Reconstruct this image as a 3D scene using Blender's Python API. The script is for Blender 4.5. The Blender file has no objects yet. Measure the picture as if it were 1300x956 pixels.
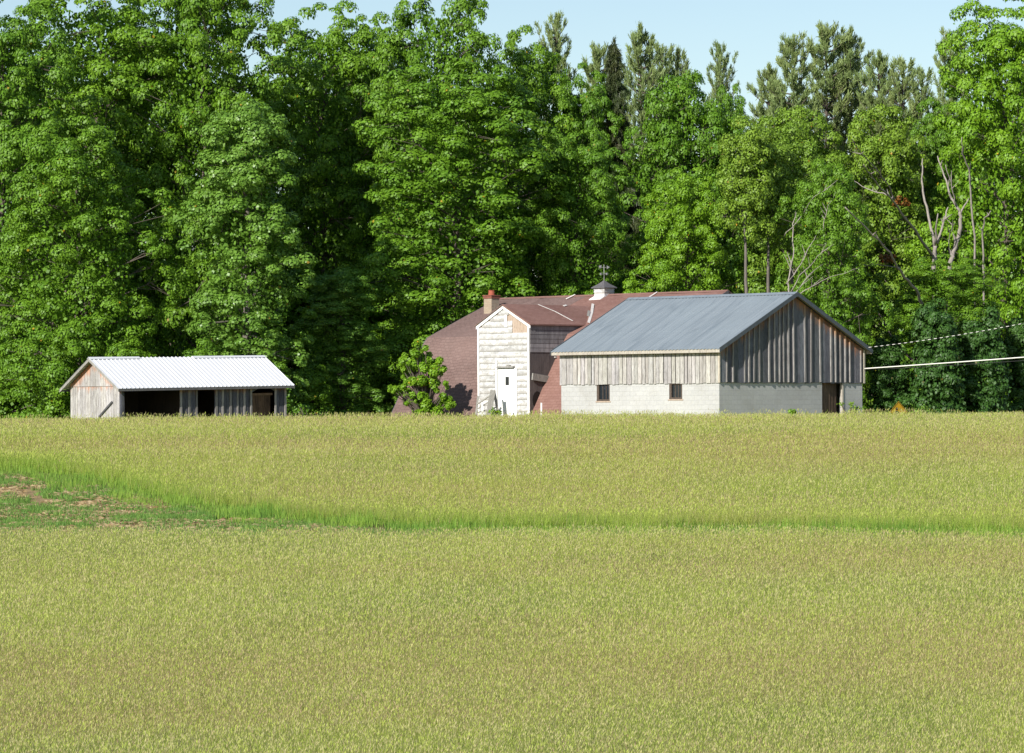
import bpy, math, random
import numpy as np
from math import radians as R
from mathutils import Vector, Matrix
rnd = random.Random(7)
rng = np.random.default_rng(11)
S = bpy.context.scene
COL = S.collection
F = 4500.0; CX = 650.0; HY = 515.0; ROLL = 0.005          # photo focal length (px), centre, horizon row
Q = math.sqrt(.5)

# ------------------------------------------------------------------ survey helpers
def ty(px, py): return py + (px - CX) * ROLL
def at(px, py, Y): return Vector(((px - CX) / F * Y, Y, (HY - ty(px, py)) / F * Y))
def zat(px, py, Y): return (HY - ty(px, py)) / F * Y
class Frame:                                              # building frame turned 45 degrees
    def __init__(s, px, Y): s.bx = (px - CX) / F * Y; s.by = Y
    def w(s, x, y): return (s.bx + Q * x - Q * y, s.by + Q * x + Q * y)
    def sy(s, x, px):
        t = (px - CX) / F; return (s.bx + Q * x - t * (s.by + Q * x)) / (Q * (1 + t))
    def sx(s, y, px):
        t = (px - CX) / F; return (t * (s.by + Q * y) - s.bx + Q * y) / (Q * (1 - t))
    def z(s, x, y, py):
        X, Y = s.w(x, y); px = CX + F * X / Y; return zat(px, py, Y)

def vnoise(x, y, scale, seed=0):
    r = np.random.default_rng(seed).random((256, 256))
    u = np.asarray(x) / scale + 1000.3; v = np.asarray(y) / scale + 1000.7
    iu = np.floor(u).astype(int); iv = np.floor(v).astype(int)
    fu = u - iu; fv = v - iv; fu = fu * fu * (3 - 2 * fu); fv = fv * fv * (3 - 2 * fv)
    a = r[iu % 256, iv % 256]; b = r[(iu + 1) % 256, iv % 256]; c = r[iu % 256, (iv + 1) % 256]; d = r[(iu + 1) % 256, (iv + 1) % 256]
    return (a * (1 - fu) + b * fu) * (1 - fv) + (c * (1 - fu) + d * fu) * fv

TY = np.array([-60, 0, 8, 20, 35, 55, 75, 95, 110, 125, 138, 145, 150, 156, 165, 180, 205, 300, 600, 3000.])
TZ = np.array([-1.3, -1.4, -2.0, -4.2, -5.9, -5.4, -4.45, -3.40, -2.72, -1.78, -.90, -.60, -.50, -.54, -.74, -1.0, -1.3, -2.5, -8, -40.]) - .42
def ground(x, y):
    x = np.asarray(x, float); y = np.asarray(y, float)
    z = np.interp(y, TY, TZ)
    z = (np.interp(y - 2.5, TY, TZ) + np.interp(y + 2.5, TY, TZ) + 2 * z) / 4
    g = np.clip((y - 60) / 60, 0, 1) * np.clip(1 - (np.abs(y) - 400) / 400, 0, 1)
    z = z + .0005 * np.clip(x, -60, 60) * g
    z = z + (vnoise(x, y, 9, 3) - .5) * .10 + (vnoise(x, y, 31, 4) - .5) * .2 * np.clip((50 - np.abs(y - 20)) / 20, 0, 1)
    return z
def gz(x, y): return float(ground(x, y))

# ------------------------------------------------------------------ objects
def link(name, me, parent=None, mats=()):
    o = bpy.data.objects.new(name, me); COL.objects.link(o)
    if parent is not None: o.parent = parent
    for m in mats: me.materials.append(m)
    return o
def tag(o, label=None, cat=None, group=None, kind=None):
    if label: o['label'] = label
    if cat: o['category'] = cat
    if group: o['group'] = group
    if kind: o['kind'] = kind
    return o
def empty(name, loc, rz=0, label=None, cat=None, group=None):
    o = bpy.data.objects.new(name, None); COL.objects.link(o)
    o.location = loc; o.rotation_euler = (0, 0, rz); o.empty_display_size = .3
    return tag(o, label, cat, group)

class MB:
    def __init__(s): s.v = []; s.f = []; s.c = []; s.m = []; s.smooth = False
    def add(s, vs, fs, col=(1, 1, 1, 9), mi=0, ztop=None):
        n = len(s.v); s.v += [tuple(p) for p in vs]
        for p in vs: s.c.append((col[0], col[1], col[2], (ztop - p[2]) if ztop is not None else col[3]))
        for f in fs: s.f.append(tuple(n + i for i in f)); s.m.append(mi)
    def box(s, lo, hi, col=(1, 1, 1, 9), mi=0, ztop=None, M=None):
        x0, y0, z0 = lo; x1, y1, z1 = hi
        vs = [Vector(p) for p in [(x0,y0,z0),(x1,y0,z0),(x1,y1,z0),(x0,y1,z0),(x0,y0,z1),(x1,y0,z1),(x1,y1,z1),(x0,y1,z1)]]
        if M is not None: vs = [M @ p for p in vs]
        s.add(vs, [(0,3,2,1),(4,5,6,7),(0,1,5,4),(1,2,6,5),(2,3,7,6),(3,0,4,7)], col, mi, ztop)
    def prism(s, poly, axis, a, b, col=(1,1,1,9), mi=0, ztop=None):
        # poly: list of 2-D points (other axis, z); axis 0: extrude in x, 1: extrude in y
        def P(p, t): return (t, p[0], p[1]) if axis == 0 else (p[0], t, p[1])
        n = len(poly); vs = [P(p, a) for p in poly] + [P(p, b) for p in poly]
        fs = [tuple(range(n)), tuple(range(2*n-1, n-1, -1))] + [(i, i+n, (i+1)%n+n, (i+1)%n) for i in range(n)]
        s.add(vs, fs, col, mi, ztop)
    def tube(s, pts, rad, n=8, col=(1,1,1,9), mi=0, cap=True):
        pts = [Vector(p) for p in pts]; base = len(s.v)
        if not hasattr(rad, '__len__'): rad = [rad] * len(pts)
        ref = Vector((.31, .17, .93)); vs = []; fs = []
        for i, p in enumerate(pts):
            d = (pts[min(i+1, len(pts)-1)] - pts[max(i-1, 0)])
            d = d.normalized() if d.length > 1e-6 else Vector((0, 0, 1))
            if abs(d.dot(ref)) > .93: a = d.cross(Vector((1, 0, 0))).normalized()
            else: a = d.cross(ref).normalized()
            b = d.cross(a)
            for k in range(n):
                t = 2 * math.pi * k / n; vs.append(p + (a * math.cos(t) + b * math.sin(t)) * rad[i])
        for i in range(len(pts) - 1):
            for k in range(n):
                fs.append((i*n+k, i*n+(k+1)%n, (i+1)*n+(k+1)%n, (i+1)*n+k))
        if cap: fs.append(tuple(range(n-1, -1, -1))); fs.append(tuple((len(pts)-1)*n + k for k in range(n)))
        s.add(vs, fs, col, mi)
    def build(s, name, mats, parent=None, smooth=False, recalc=True):
        me = bpy.data.meshes.new(name); me.from_pydata(s.v, [], s.f); me.update()
        if recalc:
            import bmesh
            bm = bmesh.new(); bm.from_mesh(me); bmesh.ops.recalc_face_normals(bm, faces=bm.faces); bm.to_mesh(me); bm.free()
        a = me.attributes.new('Col', 'FLOAT_COLOR', 'POINT')
        a.data.foreach_set('color', np.array(s.c, dtype=np.float32).ravel())
        me.polygons.foreach_set('material_index', s.m)
        if smooth: me.polygons.foreach_set('use_smooth', [True] * len(me.polygons))
        if not isinstance(mats, (list, tuple)): mats = [mats]
        return link(name, me, parent, mats)

def np_mesh(name, V, faces_sz, n_per, C=None, mats=(), parent=None, mi=None):
    """V (N,3); consecutive vertices; every face has n_per vertices"""
    me = bpy.data.meshes.new(name); nv = len(V); nf = nv // n_per
    me.vertices.add(nv); me.vertices.foreach_set('co', V.astype(np.float32).ravel())
    me.loops.add(nv); me.loops.foreach_set('vertex_index', np.arange(nv, dtype=np.int32))
    me.polygons.add(nf); me.polygons.foreach_set('loop_start', np.arange(0, nv, n_per, dtype=np.int32))
    if C is not None:
        a = me.attributes.new('Col', 'FLOAT_COLOR', 'POINT'); a.data.foreach_set('color', C.astype(np.float32).ravel())
    if mi is not None: me.polygons.foreach_set('material_index', mi)
    me.update(calc_edges=True); me.validate()
    return link(name, me, parent, mats)

# ------------------------------------------------------------------ materials
def new_mat(name):
    m = bpy.data.materials.new(name); m.use_nodes = True; nt = m.node_tree; nt.nodes.clear()
    out = nt.nodes.new('ShaderNodeOutputMaterial'); return m, nt, out
def N(nt, t, **k):
    n = nt.nodes.new(t)
    for a, b in k.items():
        if a in n.inputs.keys() if isinstance(a, str) else False: n.inputs[a].default_value = b
        else: setattr(n, a, b)
    return n
def mixc(nt, fac, a, b, mode='MIX'):
    n = nt.nodes.new('ShaderNodeMix'); n.data_type = 'RGBA'; n.blend_type = mode; n.clamp_factor = True
    for sock, v in ((n.inputs[0], fac), (n.inputs[6], a), (n.inputs[7], b)):
        if hasattr(v, 'links'): nt.links.new(v, sock)
        elif isinstance(v, (int, float)): sock.default_value = v
        else: sock.default_value = (v[0], v[1], v[2], 1)
    return n.outputs[2]
def ramp(nt, src, stops):
    n = nt.nodes.new('ShaderNodeValToRGB'); nt.links.new(src, n.inputs[0]); e = n.color_ramp.elements
    e[0].position = stops[0][0]; e[1].position = stops[-1][0]
    def c(v): return (v, v, v, 1) if isinstance(v, (int, float)) else (v[0], v[1], v[2], 1)
    e[0].color = c(stops[0][1]); e[1].color = c(stops[-1][1])
    for p, v in stops[1:-1]: x = e.new(p); x.color = c(v)
    return n.outputs[0]
def noise(nt, co, scale, detail=4, rough=.6, vec=None):
    n = nt.nodes.new('ShaderNodeTexNoise'); n.inputs['Scale'].default_value = scale
    n.inputs['Detail'].default_value = detail; n.inputs['Roughness'].default_value = rough
    if vec is not None:
        mp = nt.nodes.new('ShaderNodeMapping'); mp.inputs['Scale'].default_value = vec; nt.links.new(co, mp.inputs[0]); co = mp.outputs[0]
    nt.links.new(co, n.inputs['Vector']); return n.outputs['Fac']
def bsdf(nt, out, col, rough=.8, metal=0, bump=None, bs=.3, bd=.02, spec=.3):
    p = nt.nodes.new('ShaderNodeBsdfPrincipled'); p.inputs['Roughness'].default_value = rough; p.inputs['Metallic'].default_value = metal
    p.inputs['Specular IOR Level'].default_value = spec
    if hasattr(col, 'links'): nt.links.new(col, p.inputs['Base Color'])
    else: p.inputs['Base Color'].default_value = (col[0], col[1], col[2], 1)
    if bump is not None:
        b = nt.nodes.new('ShaderNodeBump'); b.inputs['Strength'].default_value = bs; b.inputs['Distance'].default_value = bd
        nt.links.new(bump, b.inputs['Height']); nt.links.new(b.outputs[0], p.inputs['Normal'])
    nt.links.new(p.outputs[0], out.inputs[0]); return p
def objco(nt): return nt.nodes.new('ShaderNodeTexCoord').outputs['Object']
def attr(nt, name='Col'):
    a = nt.nodes.new('ShaderNodeAttribute'); a.attribute_name = name; return a

def wood_mat(name, light, dark, stain=(.36, .17, .07), stain_len=.55, streak=6, rough=.85):
    m, nt, out = new_mat(name); co = objco(nt); a = attr(nt)
    n1 = noise(nt, co, streak, 6, .7, (4, 4, .35)); n2 = noise(nt, co, 1.3, 3, .6)
    n3 = noise(nt, co, 22, 4, .7, (1, 1, .25))
    c = mixc(nt, ramp(nt, n1, [(.33, 0), (.67, 1)]), dark, light)
    c = mixc(nt, ramp(nt, n2, [(.35, .35), (.7, 0)]), c, dark)
    c = mixc(nt, ramp(nt, n3, [(.30, .6), (.46, 0)]), c, [d * .35 for d in dark])
    # unweathered wood left under the eaves
    mt = nt.nodes.new('ShaderNodeMath'); mt.operation = 'DIVIDE'; nt.links.new(a.outputs['Alpha'], mt.inputs[0]); mt.inputs[1].default_value = stain_len
    ns = noise(nt, co, 4.5, 3, .6, (1, 1, .3))
    m2 = nt.nodes.new('ShaderNodeMath'); m2.operation = 'MULTIPLY_ADD'; nt.links.new(ns, m2.inputs[0]); m2.inputs[1].default_value = -1.9; m2.inputs[2].default_value = 1.85
    m3 = nt.nodes.new('ShaderNodeMath'); m3.operation = 'SUBTRACT'; nt.links.new(m2.outputs[0], m3.inputs[0]); nt.links.new(mt.outputs[0], m3.inputs[1])
    m3.use_clamp = True
    c = mixc(nt, m3.outputs[0], c, stain)
    c = mixc(nt, 1.0, c, a.outputs['Color'], 'MULTIPLY')
    bsdf(nt, out, c, rough, bump=n1, bs=.5, bd=.01); return m
def plain(name, col, rough=.7, metal=0, var=.25, sc=6, spec=.3):
    m, nt, out = new_mat(name); co = objco(nt); n = noise(nt, co, sc, 5, .6)
    c = mixc(nt, ramp(nt, n, [(.3, 0), (.7, 1)]), [x * (1 - var) for x in col], [min(1, x * (1 + var * .6)) for x in col])
    bsdf(nt, out, c, rough, metal, bump=n, bs=.2, spec=spec); return m
def brick_mat(name, cols, mortar, bw, bh, ms, rough=.9, rot=(0, 0, 0), dirt=.3, bd=.01, dcol=(.08, .07, .06)):
    m, nt, out = new_mat(name)
    uv = nt.nodes.new('ShaderNodeUVMap').outputs[0]
    b = nt.nodes.new('ShaderNodeTexBrick'); nt.links.new(uv, b.inputs['Vector'])
    b.inputs['Scale'].default_value = 1; b.inputs['Brick Width'].default_value = bw; b.inputs['Row Height'].default_value = bh
    b.inputs['Mortar Size'].default_value = ms; b.inputs['Mortar Smooth'].default_value = .2; b.inputs['Bias'].default_value = 0
    for k, v in (('Color1', cols[0]), ('Color2', cols[1]), ('Mortar', mortar)): b.inputs[k].default_value = (*v, 1)
    n = noise(nt, uv, 1.1, 6, .65); n2 = noise(nt, uv, 9, 4, .7); n4 = noise(nt, uv, .35, 3, .5)
    c = mixc(nt, ramp(nt, n, [(.45, 0), (.75, dirt)]), b.outputs['Color'], dcol)
    c = mixc(nt, ramp(nt, n4, [(.4, 0), (.7, .5)]), c, [min(1, x * 1.35) for x in cols[1]])
    c = mixc(nt, ramp(nt, n2, [(.3, .25), (.6, 0)]), c, [x * .55 for x in cols[0]])
    inv = nt.nodes.new('ShaderNodeMath'); inv.operation = 'SUBTRACT'; inv.inputs[0].default_value = 1; nt.links.new(b.outputs['Fac'], inv.inputs[1])
    bsdf(nt, out, c, rough, bump=inv.outputs[0], bs=.6, bd=bd); return m
def leaf_mat(name, cols, trans=.18, rough=.5, vary=.35):
    m, nt, out = new_mat(name); a = attr(nt); oi = nt.nodes.new('ShaderNodeObjectInfo')
    geo = nt.nodes.new('ShaderNodeNewGeometry')
    c = mixc(nt, a.outputs['Alpha'], cols[0], cols[1])
    c = mixc(nt, ramp(nt, noise(nt, geo.outputs['Position'], .35, 3, .6), [(.38, 0), (.68, .7)]), c, cols[2])
    c = mixc(nt, ramp(nt, oi.outputs['Random'], [(0, 0), (1, vary)]), c, cols[3])
    c = mixc(nt, 1.0, c, a.outputs['Color'], 'MULTIPLY')
    p = nt.nodes.new('ShaderNodeBsdfPrincipled'); p.inputs['Roughness'].default_value = rough; p.inputs['Specular IOR Level'].default_value = .35
    nt.links.new(c, p.inputs['Base Color'])
    t = nt.nodes.new('ShaderNodeBsdfTranslucent')
    tc = mixc(nt, 1.0, c, (1.25, 1.2, .6), 'MULTIPLY'); nt.links.new(tc, t.inputs[0])
    mx = nt.nodes.new('ShaderNodeMixShader'); mx.inputs[0].default_value = trans
    nt.links.new(p.outputs[0], mx.inputs[1]); nt.links.new(t.outputs[0], mx.inputs[2]); nt.links.new(mx.outputs[0], out.inputs[0]); return m
def grass_mat(name, trans=.5):
    m, nt, out = new_mat(name); a = attr(nt)
    p = nt.nodes.new('ShaderNodeBsdfPrincipled'); p.inputs['Roughness'].default_value = .6; p.inputs['Specular IOR Level'].default_value = .2
    nt.links.new(a.outputs['Color'], p.inputs['Base Color'])
    t = nt.nodes.new('ShaderNodeBsdfTranslucent'); nt.links.new(a.outputs['Color'], t.inputs[0])
    mx = nt.nodes.new('ShaderNodeMixShader'); mx.inputs[0].default_value = trans
    nt.links.new(p.outputs[0], mx.inputs[1]); nt.links.new(t.outputs[0], mx.inputs[2]); nt.links.new(mx.outputs[0], out.inputs[0]); return m

M = {}
M['boards_pale'] = wood_mat('weathered pale boards', (.65, .645, .64), (.27, .255, .245), (.52, .32, .17), .28)
M['boards_gable'] = wood_mat('dark weathered boards', (.26, .265, .28), (.09, .09, .10), (.40, .19, .09), .55)
M['batten'] = wood_mat('grey battens', (.46, .44, .42), (.19, .175, .17), (.46, .24, .11), .5)
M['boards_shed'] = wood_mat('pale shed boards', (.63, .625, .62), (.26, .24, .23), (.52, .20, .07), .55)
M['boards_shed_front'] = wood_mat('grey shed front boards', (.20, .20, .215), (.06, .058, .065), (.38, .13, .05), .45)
M['fascia'] = wood_mat('fascia board', (.55, .52, .45), (.33, .29, .24), stain_len=.01)
M['old_board'] = wood_mat('old grey lumber', (.42, .41, .38), (.2, .19, .17), stain_len=.01)
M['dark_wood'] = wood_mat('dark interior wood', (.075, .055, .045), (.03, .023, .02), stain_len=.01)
M['brown_door'] = wood_mat('stained brown door', (.22, .15, .10), (.07, .045, .03), (.3, .14, .06), .5)
M['tar'] = wood_mat('tar paper wall', (.15, .13, .125), (.075, .065, .065), stain_len=.01, streak=3)
M['side_board'] = wood_mat('faded side siding', (.34, .33, .32), (.16, .15, .15), stain_len=.01, streak=2)
M['sheath'] = wood_mat('bare sheathing', (.52, .42, .34), (.38, .29, .22), stain_len=.01, streak=3)
M['block'] = brick_mat('painted concrete block', ((.47, .47, .46), (.43, .43, .42)), (.36, .36, .35), .4, .2, .007, dirt=.38, bd=.006, dcol=(.30, .28, .24))
M['shingle'] = brick_mat('brown shingles', ((.16, .102, .090), (.20, .135, .120)), (.10, .065, .058), .32, .17, .014, dirt=.25, bd=.01)
M['shingle_red'] = brick_mat('reddish shingles', ((.20, .105, .084), (.25, .142, .118)), (.16, .08, .06), .34, .15, .010, dirt=.25, bd=.01, dcol=(.20, .10, .10))
M['chimney_brick'] = brick_mat('buff chimney brick', ((.40, .33, .24), (.34, .26, .19)), (.38, .34, .28), .21, .075, .008)
M['red_brick'] = brick_mat('red chimney brick', ((.20, .06, .045), (.26, .09, .06)), (.15, .10, .08), .21, .075, .008)
m, nt, out = new_mat('blue grey metal roof'); co = objco(nt)
n1 = noise(nt, co, 1.0, 4, .7, (.25, 4.5, .25)); n2 = noise(nt, co, .6, 4, .6); n3 = noise(nt, co, 1, 2, .5, (.15, 1.1, .15))
c = mixc(nt, ramp(nt, n1, [(.35, 0), (.65, 1)]), (.22, .26, .29), (.28, .32, .35)); c = mixc(nt, ramp(nt, n2, [(.4, 0), (.7, .4)]), c, (.30, .35, .38)); c = mixc(nt, ramp(nt, n3, [(.42, 0), (.47, .25), (.5, 0)]), c, (.08, .11, .14))
bsdf(nt, out, c, .45, .2, bump=n1, bs=.1, spec=.5); M['metal_roof'] = m
M['white_metal'] = plain('white metal roof', (.70, .71, .73), .45, .0, .03, 2, .5)
M['flash'] = plain('pale flashing', (.70, .66, .62), .5, 0, .2, 9)
M['white_paint'] = plain('white paint', (.86, .86, .84), .45, 0, .02, 3)
M['gap_shade'] = plain('painted gap shade', (.035, .042, .05), .5, .2, .2, 5)
M['grey_trim'] = plain('grey verge trim', (.10, .115, .13), .5, .2, .2, 5)
M['glass'] = plain('dark window glass', (.02, .025, .03), .08, 0, .1, 2, .6)
M['frame'] = plain('brown window frame', (.10, .075, .06), .8, 0, .3, 12)
M['terracotta'] = plain('terracotta', (.36, .095, .055), .7, 0, .2, 12)
M['iron'] = plain('grey iron', (.30, .30, .30), .5, .6, .2, 20)
M['slate'] = plain('slate grey cupola roof', (.12, .115, .12), .7, 0, .3, 9)
M['yellow'] = plain('yellow sign paint', (.42, .24, .012), .5, 0, .08, 9)
M['black'] = plain('black paint', (.012, .012, .012), .5, 0, .1, 9)
M['cable_white'] = plain('pale cable', (.75, .74, .68), .5, 0, .1, 9)
M['bark'] = wood_mat('tree bark', (.20, .165, .135), (.075, .06, .05), stain_len=.01)
M['bark_grey'] = wood_mat('smooth grey bark', (.24, .215, .19), (.11, .095, .08), stain_len=.01)
M['dead'] = wood_mat('bleached dead wood', (.44, .40, .35), (.22, .19, .165), stain_len=.01)
M['maple'] = leaf_mat('maple leaves', [(.080, .19, .012), (.19, .345, .020), (.14, .265, .012), (.065, .18, .016)])
M['bright'] = leaf_mat('bright maple leaves', [(.115, .255, .012), (.225, .39, .020), (.165, .305, .012), (.10, .25, .012)])
M['pale'] = leaf_mat('pale poplar leaves', [(.12, .25, .032), (.24, .39, .075), (.16, .30, .03), (.10, .25, .028)], .3, .38)
M['olive'] = leaf_mat('olive green leaves', [(.125, .235, .02), (.225, .35, .03), (.175, .275, .025), (.11, .235, .02)])
M['pine'] = leaf_mat('pine needles', [(.15, .23, .075), (.29, .37, .13), (.26, .30, .10), (.14, .22, .075)], .15)
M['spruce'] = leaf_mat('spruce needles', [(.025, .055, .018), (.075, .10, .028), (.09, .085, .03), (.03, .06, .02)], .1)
M['shaded_leaf'] = leaf_mat('leaves with shade in the colour', [(.03, .085, .016), (.075, .165, .022), (.05, .12, .018), (.03, .09, .018)], .1)  # leaf colour darkened to stand in for deep tree shade
M['rust'] = leaf_mat('rusty dead leaves', [(.20, .07, .015), (.26, .13, .02), (.16, .10, .02), (.2, .08, .02)])
M['grass'] = grass_mat('meadow grass')
M['straw'] = grass_mat('straw', .1)

# ------------------------------------------------------------------ uv helper (metres on the surface)
def uv_m(o, mode='auto'):
    me = o.data; uv = me.uv_layers.new(name='UVMap'); co = me.vertices
    for p in me.polygons:
        n = p.normal
        if abs(n.z) > .98: t = Vector((1, 0, 0))
        else: t = Vector((-n.y, n.x, 0)).normalized()
        b = n.cross(t)
        for li in p.loop_indices:
            v = co[me.loops[li].vertex_index].co; uv.data[li].uv = (v.dot(t), v.dot(b))
    return o

# ------------------------------------------------------------------ camera, world, sun
cam_d = bpy.data.cameras.new('camera'); cam = bpy.data.objects.new('camera', cam_d); COL.objects.link(cam); S.camera = cam
cam_d.sensor_width = 36; cam_d.lens = F * 36 / 1300; cam_d.clip_end = 8000; cam_d.clip_start = .5
pitch = math.atan((HY - 478) / F)
cam.matrix_world = Matrix.Rotation(math.pi / 2 + pitch, 4, 'X') @ Matrix.Rotation(-ROLL, 4, 'Z')
SUN_EL = R(30); SX, SYY = -.536, -.844
w = bpy.data.worlds.new('World'); S.world = w; w.use_nodes = True; nt = w.node_tree; nt.nodes.clear()
sky = nt.nodes.new('ShaderNodeTexSky'); sky.sky_type = 'NISHITA'; sky.sun_disc = False; sky.sun_elevation = SUN_EL
sky.sun_rotation = math.atan2(SX, SYY); sky.air_density = 1.0; sky.dust_density = .4; sky.ozone_density = 1.2; sky.altitude = 300
bg = nt.nodes.new('ShaderNodeBackground'); bg.inputs[1].default_value = .088
ow = nt.nodes.new('ShaderNodeOutputWorld'); nt.links.new(sky.outputs[0], bg.inputs[0]); nt.links.new(bg.outputs[0], ow.inputs[0])
sl = bpy.data.lights.new('sun', 'SUN'); sl.energy = 4.6; sl.angle = R(.53); sl.color = (1, .95, .87)
so = bpy.data.objects.new('sun', sl); COL.objects.link(so)
so.rotation_euler = Vector((SX * math.cos(SUN_EL), SYY * math.cos(SUN_EL), math.sin(SUN_EL))).to_track_quat('Z', 'Y').to_euler()
so.location = (-30, -40, 40)
S.view_settings.view_transform = 'Standard'; S.view_settings.look = 'None'; S.view_settings.exposure = 0.44; S.view_settings.gamma = 1
S.view_settings.use_curve_mapping = False
S.cycles.max_bounces = 6; S.cycles.diffuse_bounces = 3; S.cycles.transmission_bounces = 3; S.cycles.glossy_bounces = 2

# ------------------------------------------------------------------ field outlines (world x -> y)
YA_X = [-40, -20, -17.2, -14.2, -10.8, -8, -5.6, -3.3, 0, 6, 14, 40]; YA_Y = [134, 127.5, 125.5, 121, 114, 109, 105.5, 103.2, 101.5, 100.3, 99.0, 97]
def YA(x): return np.interp(x, YA_X, YA_Y)          # near edge of the far meadow
def YF(x): return np.interp(x, [-40, -14, 0, 14, 40], [97.5, 96.3, 95.6, 93.8, 92])   # far edge of the near meadow
def stubble(x, y):
    e = (vnoise(x, y, 2.2, 21) - .5) * 2.4
    return (y > YF(x) - .3) & (y < YA(x) - 2.6 + e) & (x < -1.5)

# ------------------------------------------------------------------ ground
xs = np.unique(np.concatenate([np.array([-3000, -1500, -800, -400, -250, -150, -100, -70]), np.arange(-50, 50.1, 1.0), np.array([70, 100, 150, 250, 400, 800, 1500, 3000])]))
ys = np.unique(np.concatenate([np.array([-600, -300, -150, -80, -40, -20, -10]), np.arange(0, 60, 2.0), np.arange(60, 180, 1.0), np.arange(180, 260, 4.), np.array([280, 320, 400, 500, 700, 1000, 1600, 3000])]))
GX, GY = np.meshgrid(xs, ys); GZ = ground(GX, GY)
me = bpy.data.meshes.new('ground'); nx, ny = len(xs), len(ys)
V = np.stack([GX.ravel(), GY.ravel(), GZ.ravel()], 1)
idx = np.arange(nx * ny).reshape(ny, nx)
fs = np.stack([idx[:-1, :-1].ravel(), idx[:-1, 1:].ravel(), idx[1:, 1:].ravel(), idx[1:, :-1].ravel()], 1)
me.from_pydata(V.tolist(), [], fs.tolist())
a = me.attributes.new('soil', 'FLOAT', 'POINT')
a.data.foreach_set('value', stubble(GX, GY).astype(np.float32).ravel())
me.polygons.foreach_set('use_smooth', [True] * len(me.polygons))
m, nt, out = new_mat('meadow ground'); geo = nt.nodes.new('ShaderNodeNewGeometry').outputs['Position']
c = mixc(nt, ramp(nt, noise(nt, geo, .8, 6, .7), [(.35, 0), (.65, 1)]), (.10, .105, .028), (.17, .16, .05))
c2 = mixc(nt, ramp(nt, noise(nt, geo, 3.5, 6, .75), [(.4, 0), (.62, 1)]), (.22, .16, .075), (.36, .25, .12))
c = mixc(nt, attr(nt, 'soil').outputs['Fac'], c, c2)
bsdf(nt, out, c, .95, bump=noise(nt, geo, 6, 4, .7), bs=.8, bd=.06)
o = link('ground', me, None, [m]); tag(o, kind='structure')

# ------------------------------------------------------------------ grass as real blades
def tri_blades(x, y, h, wd, lean, col, az=None, tipw=0):
    n = len(x); z = ground(x, y); az = rng.random(n) * np.pi if az is None else az
    dx = np.cos(az) * wd / 2; dy = np.sin(az) * wd / 2
    V = np.zeros((n, 3, 3)); V[:, 0] = np.stack([x - dx, y - dy, z - .03], 1); V[:, 1] = np.stack([x + dx, y + dy, z - .03], 1)
    V[:, 2] = np.stack([x + lean[0], y + lean[1], z + h], 1)
    C = np.ones((n, 3, 4)); C[:, :, :3] = col[:, None, :]
    return V.reshape(-1, 3), C.reshape(-1, 4)
def heads(x, y, h, lean, L, wd, col):
    n = len(x); z = ground(x, y) + h; az = rng.random(n) * np.pi
    t = np.stack([x + lean[0], y + lean[1], z], 1)
    d = np.stack([lean[0] * .8 + .015, lean[1] * .8, h * .8], 1); d /= np.linalg.norm(d, axis=1)[:, None]
    s = np.stack([np.cos(az), np.sin(az), np.zeros(n)], 1) * wd[:, None] / 2
    V = np.zeros((n, 2, 3, 3)); L = L[:, None]
    V[:, 0, 0] = t - d * L * .5; V[:, 0, 1] = t + s; V[:, 0, 2] = t - s
    V[:, 1, 0] = t - s; V[:, 1, 1] = t + s; V[:, 1, 2] = t + d * L * .6
    C = np.ones((n, 2, 3, 4)); C[..., :3] = col[:, None, None, :]
    return V.reshape(-1, 3), C.reshape(-1, 4)
def lerp(a, b, t): return np.array(a)[None] * (1 - t[:, None]) + np.array(b)[None] * t[:, None]
def scatter(n, y0, y1, pad=3.0, hw=.16):
    y = y0 + (y1 - y0) * rng.random(n); x = (rng.random(n) * 2 - 1)
    W = y1 * hw + pad; x = x * W; k = np.abs(x) < y * hw + pad; return x[k], y[k]
GREEN = (.32, .42, .085); LIME = (.47, .54, .115); OLIVE = (.50, .455, .16); STRAW = (.64, .59, .28); TAN = (.60, .50, .25); PURP = (.44, .32, .19)
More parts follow.
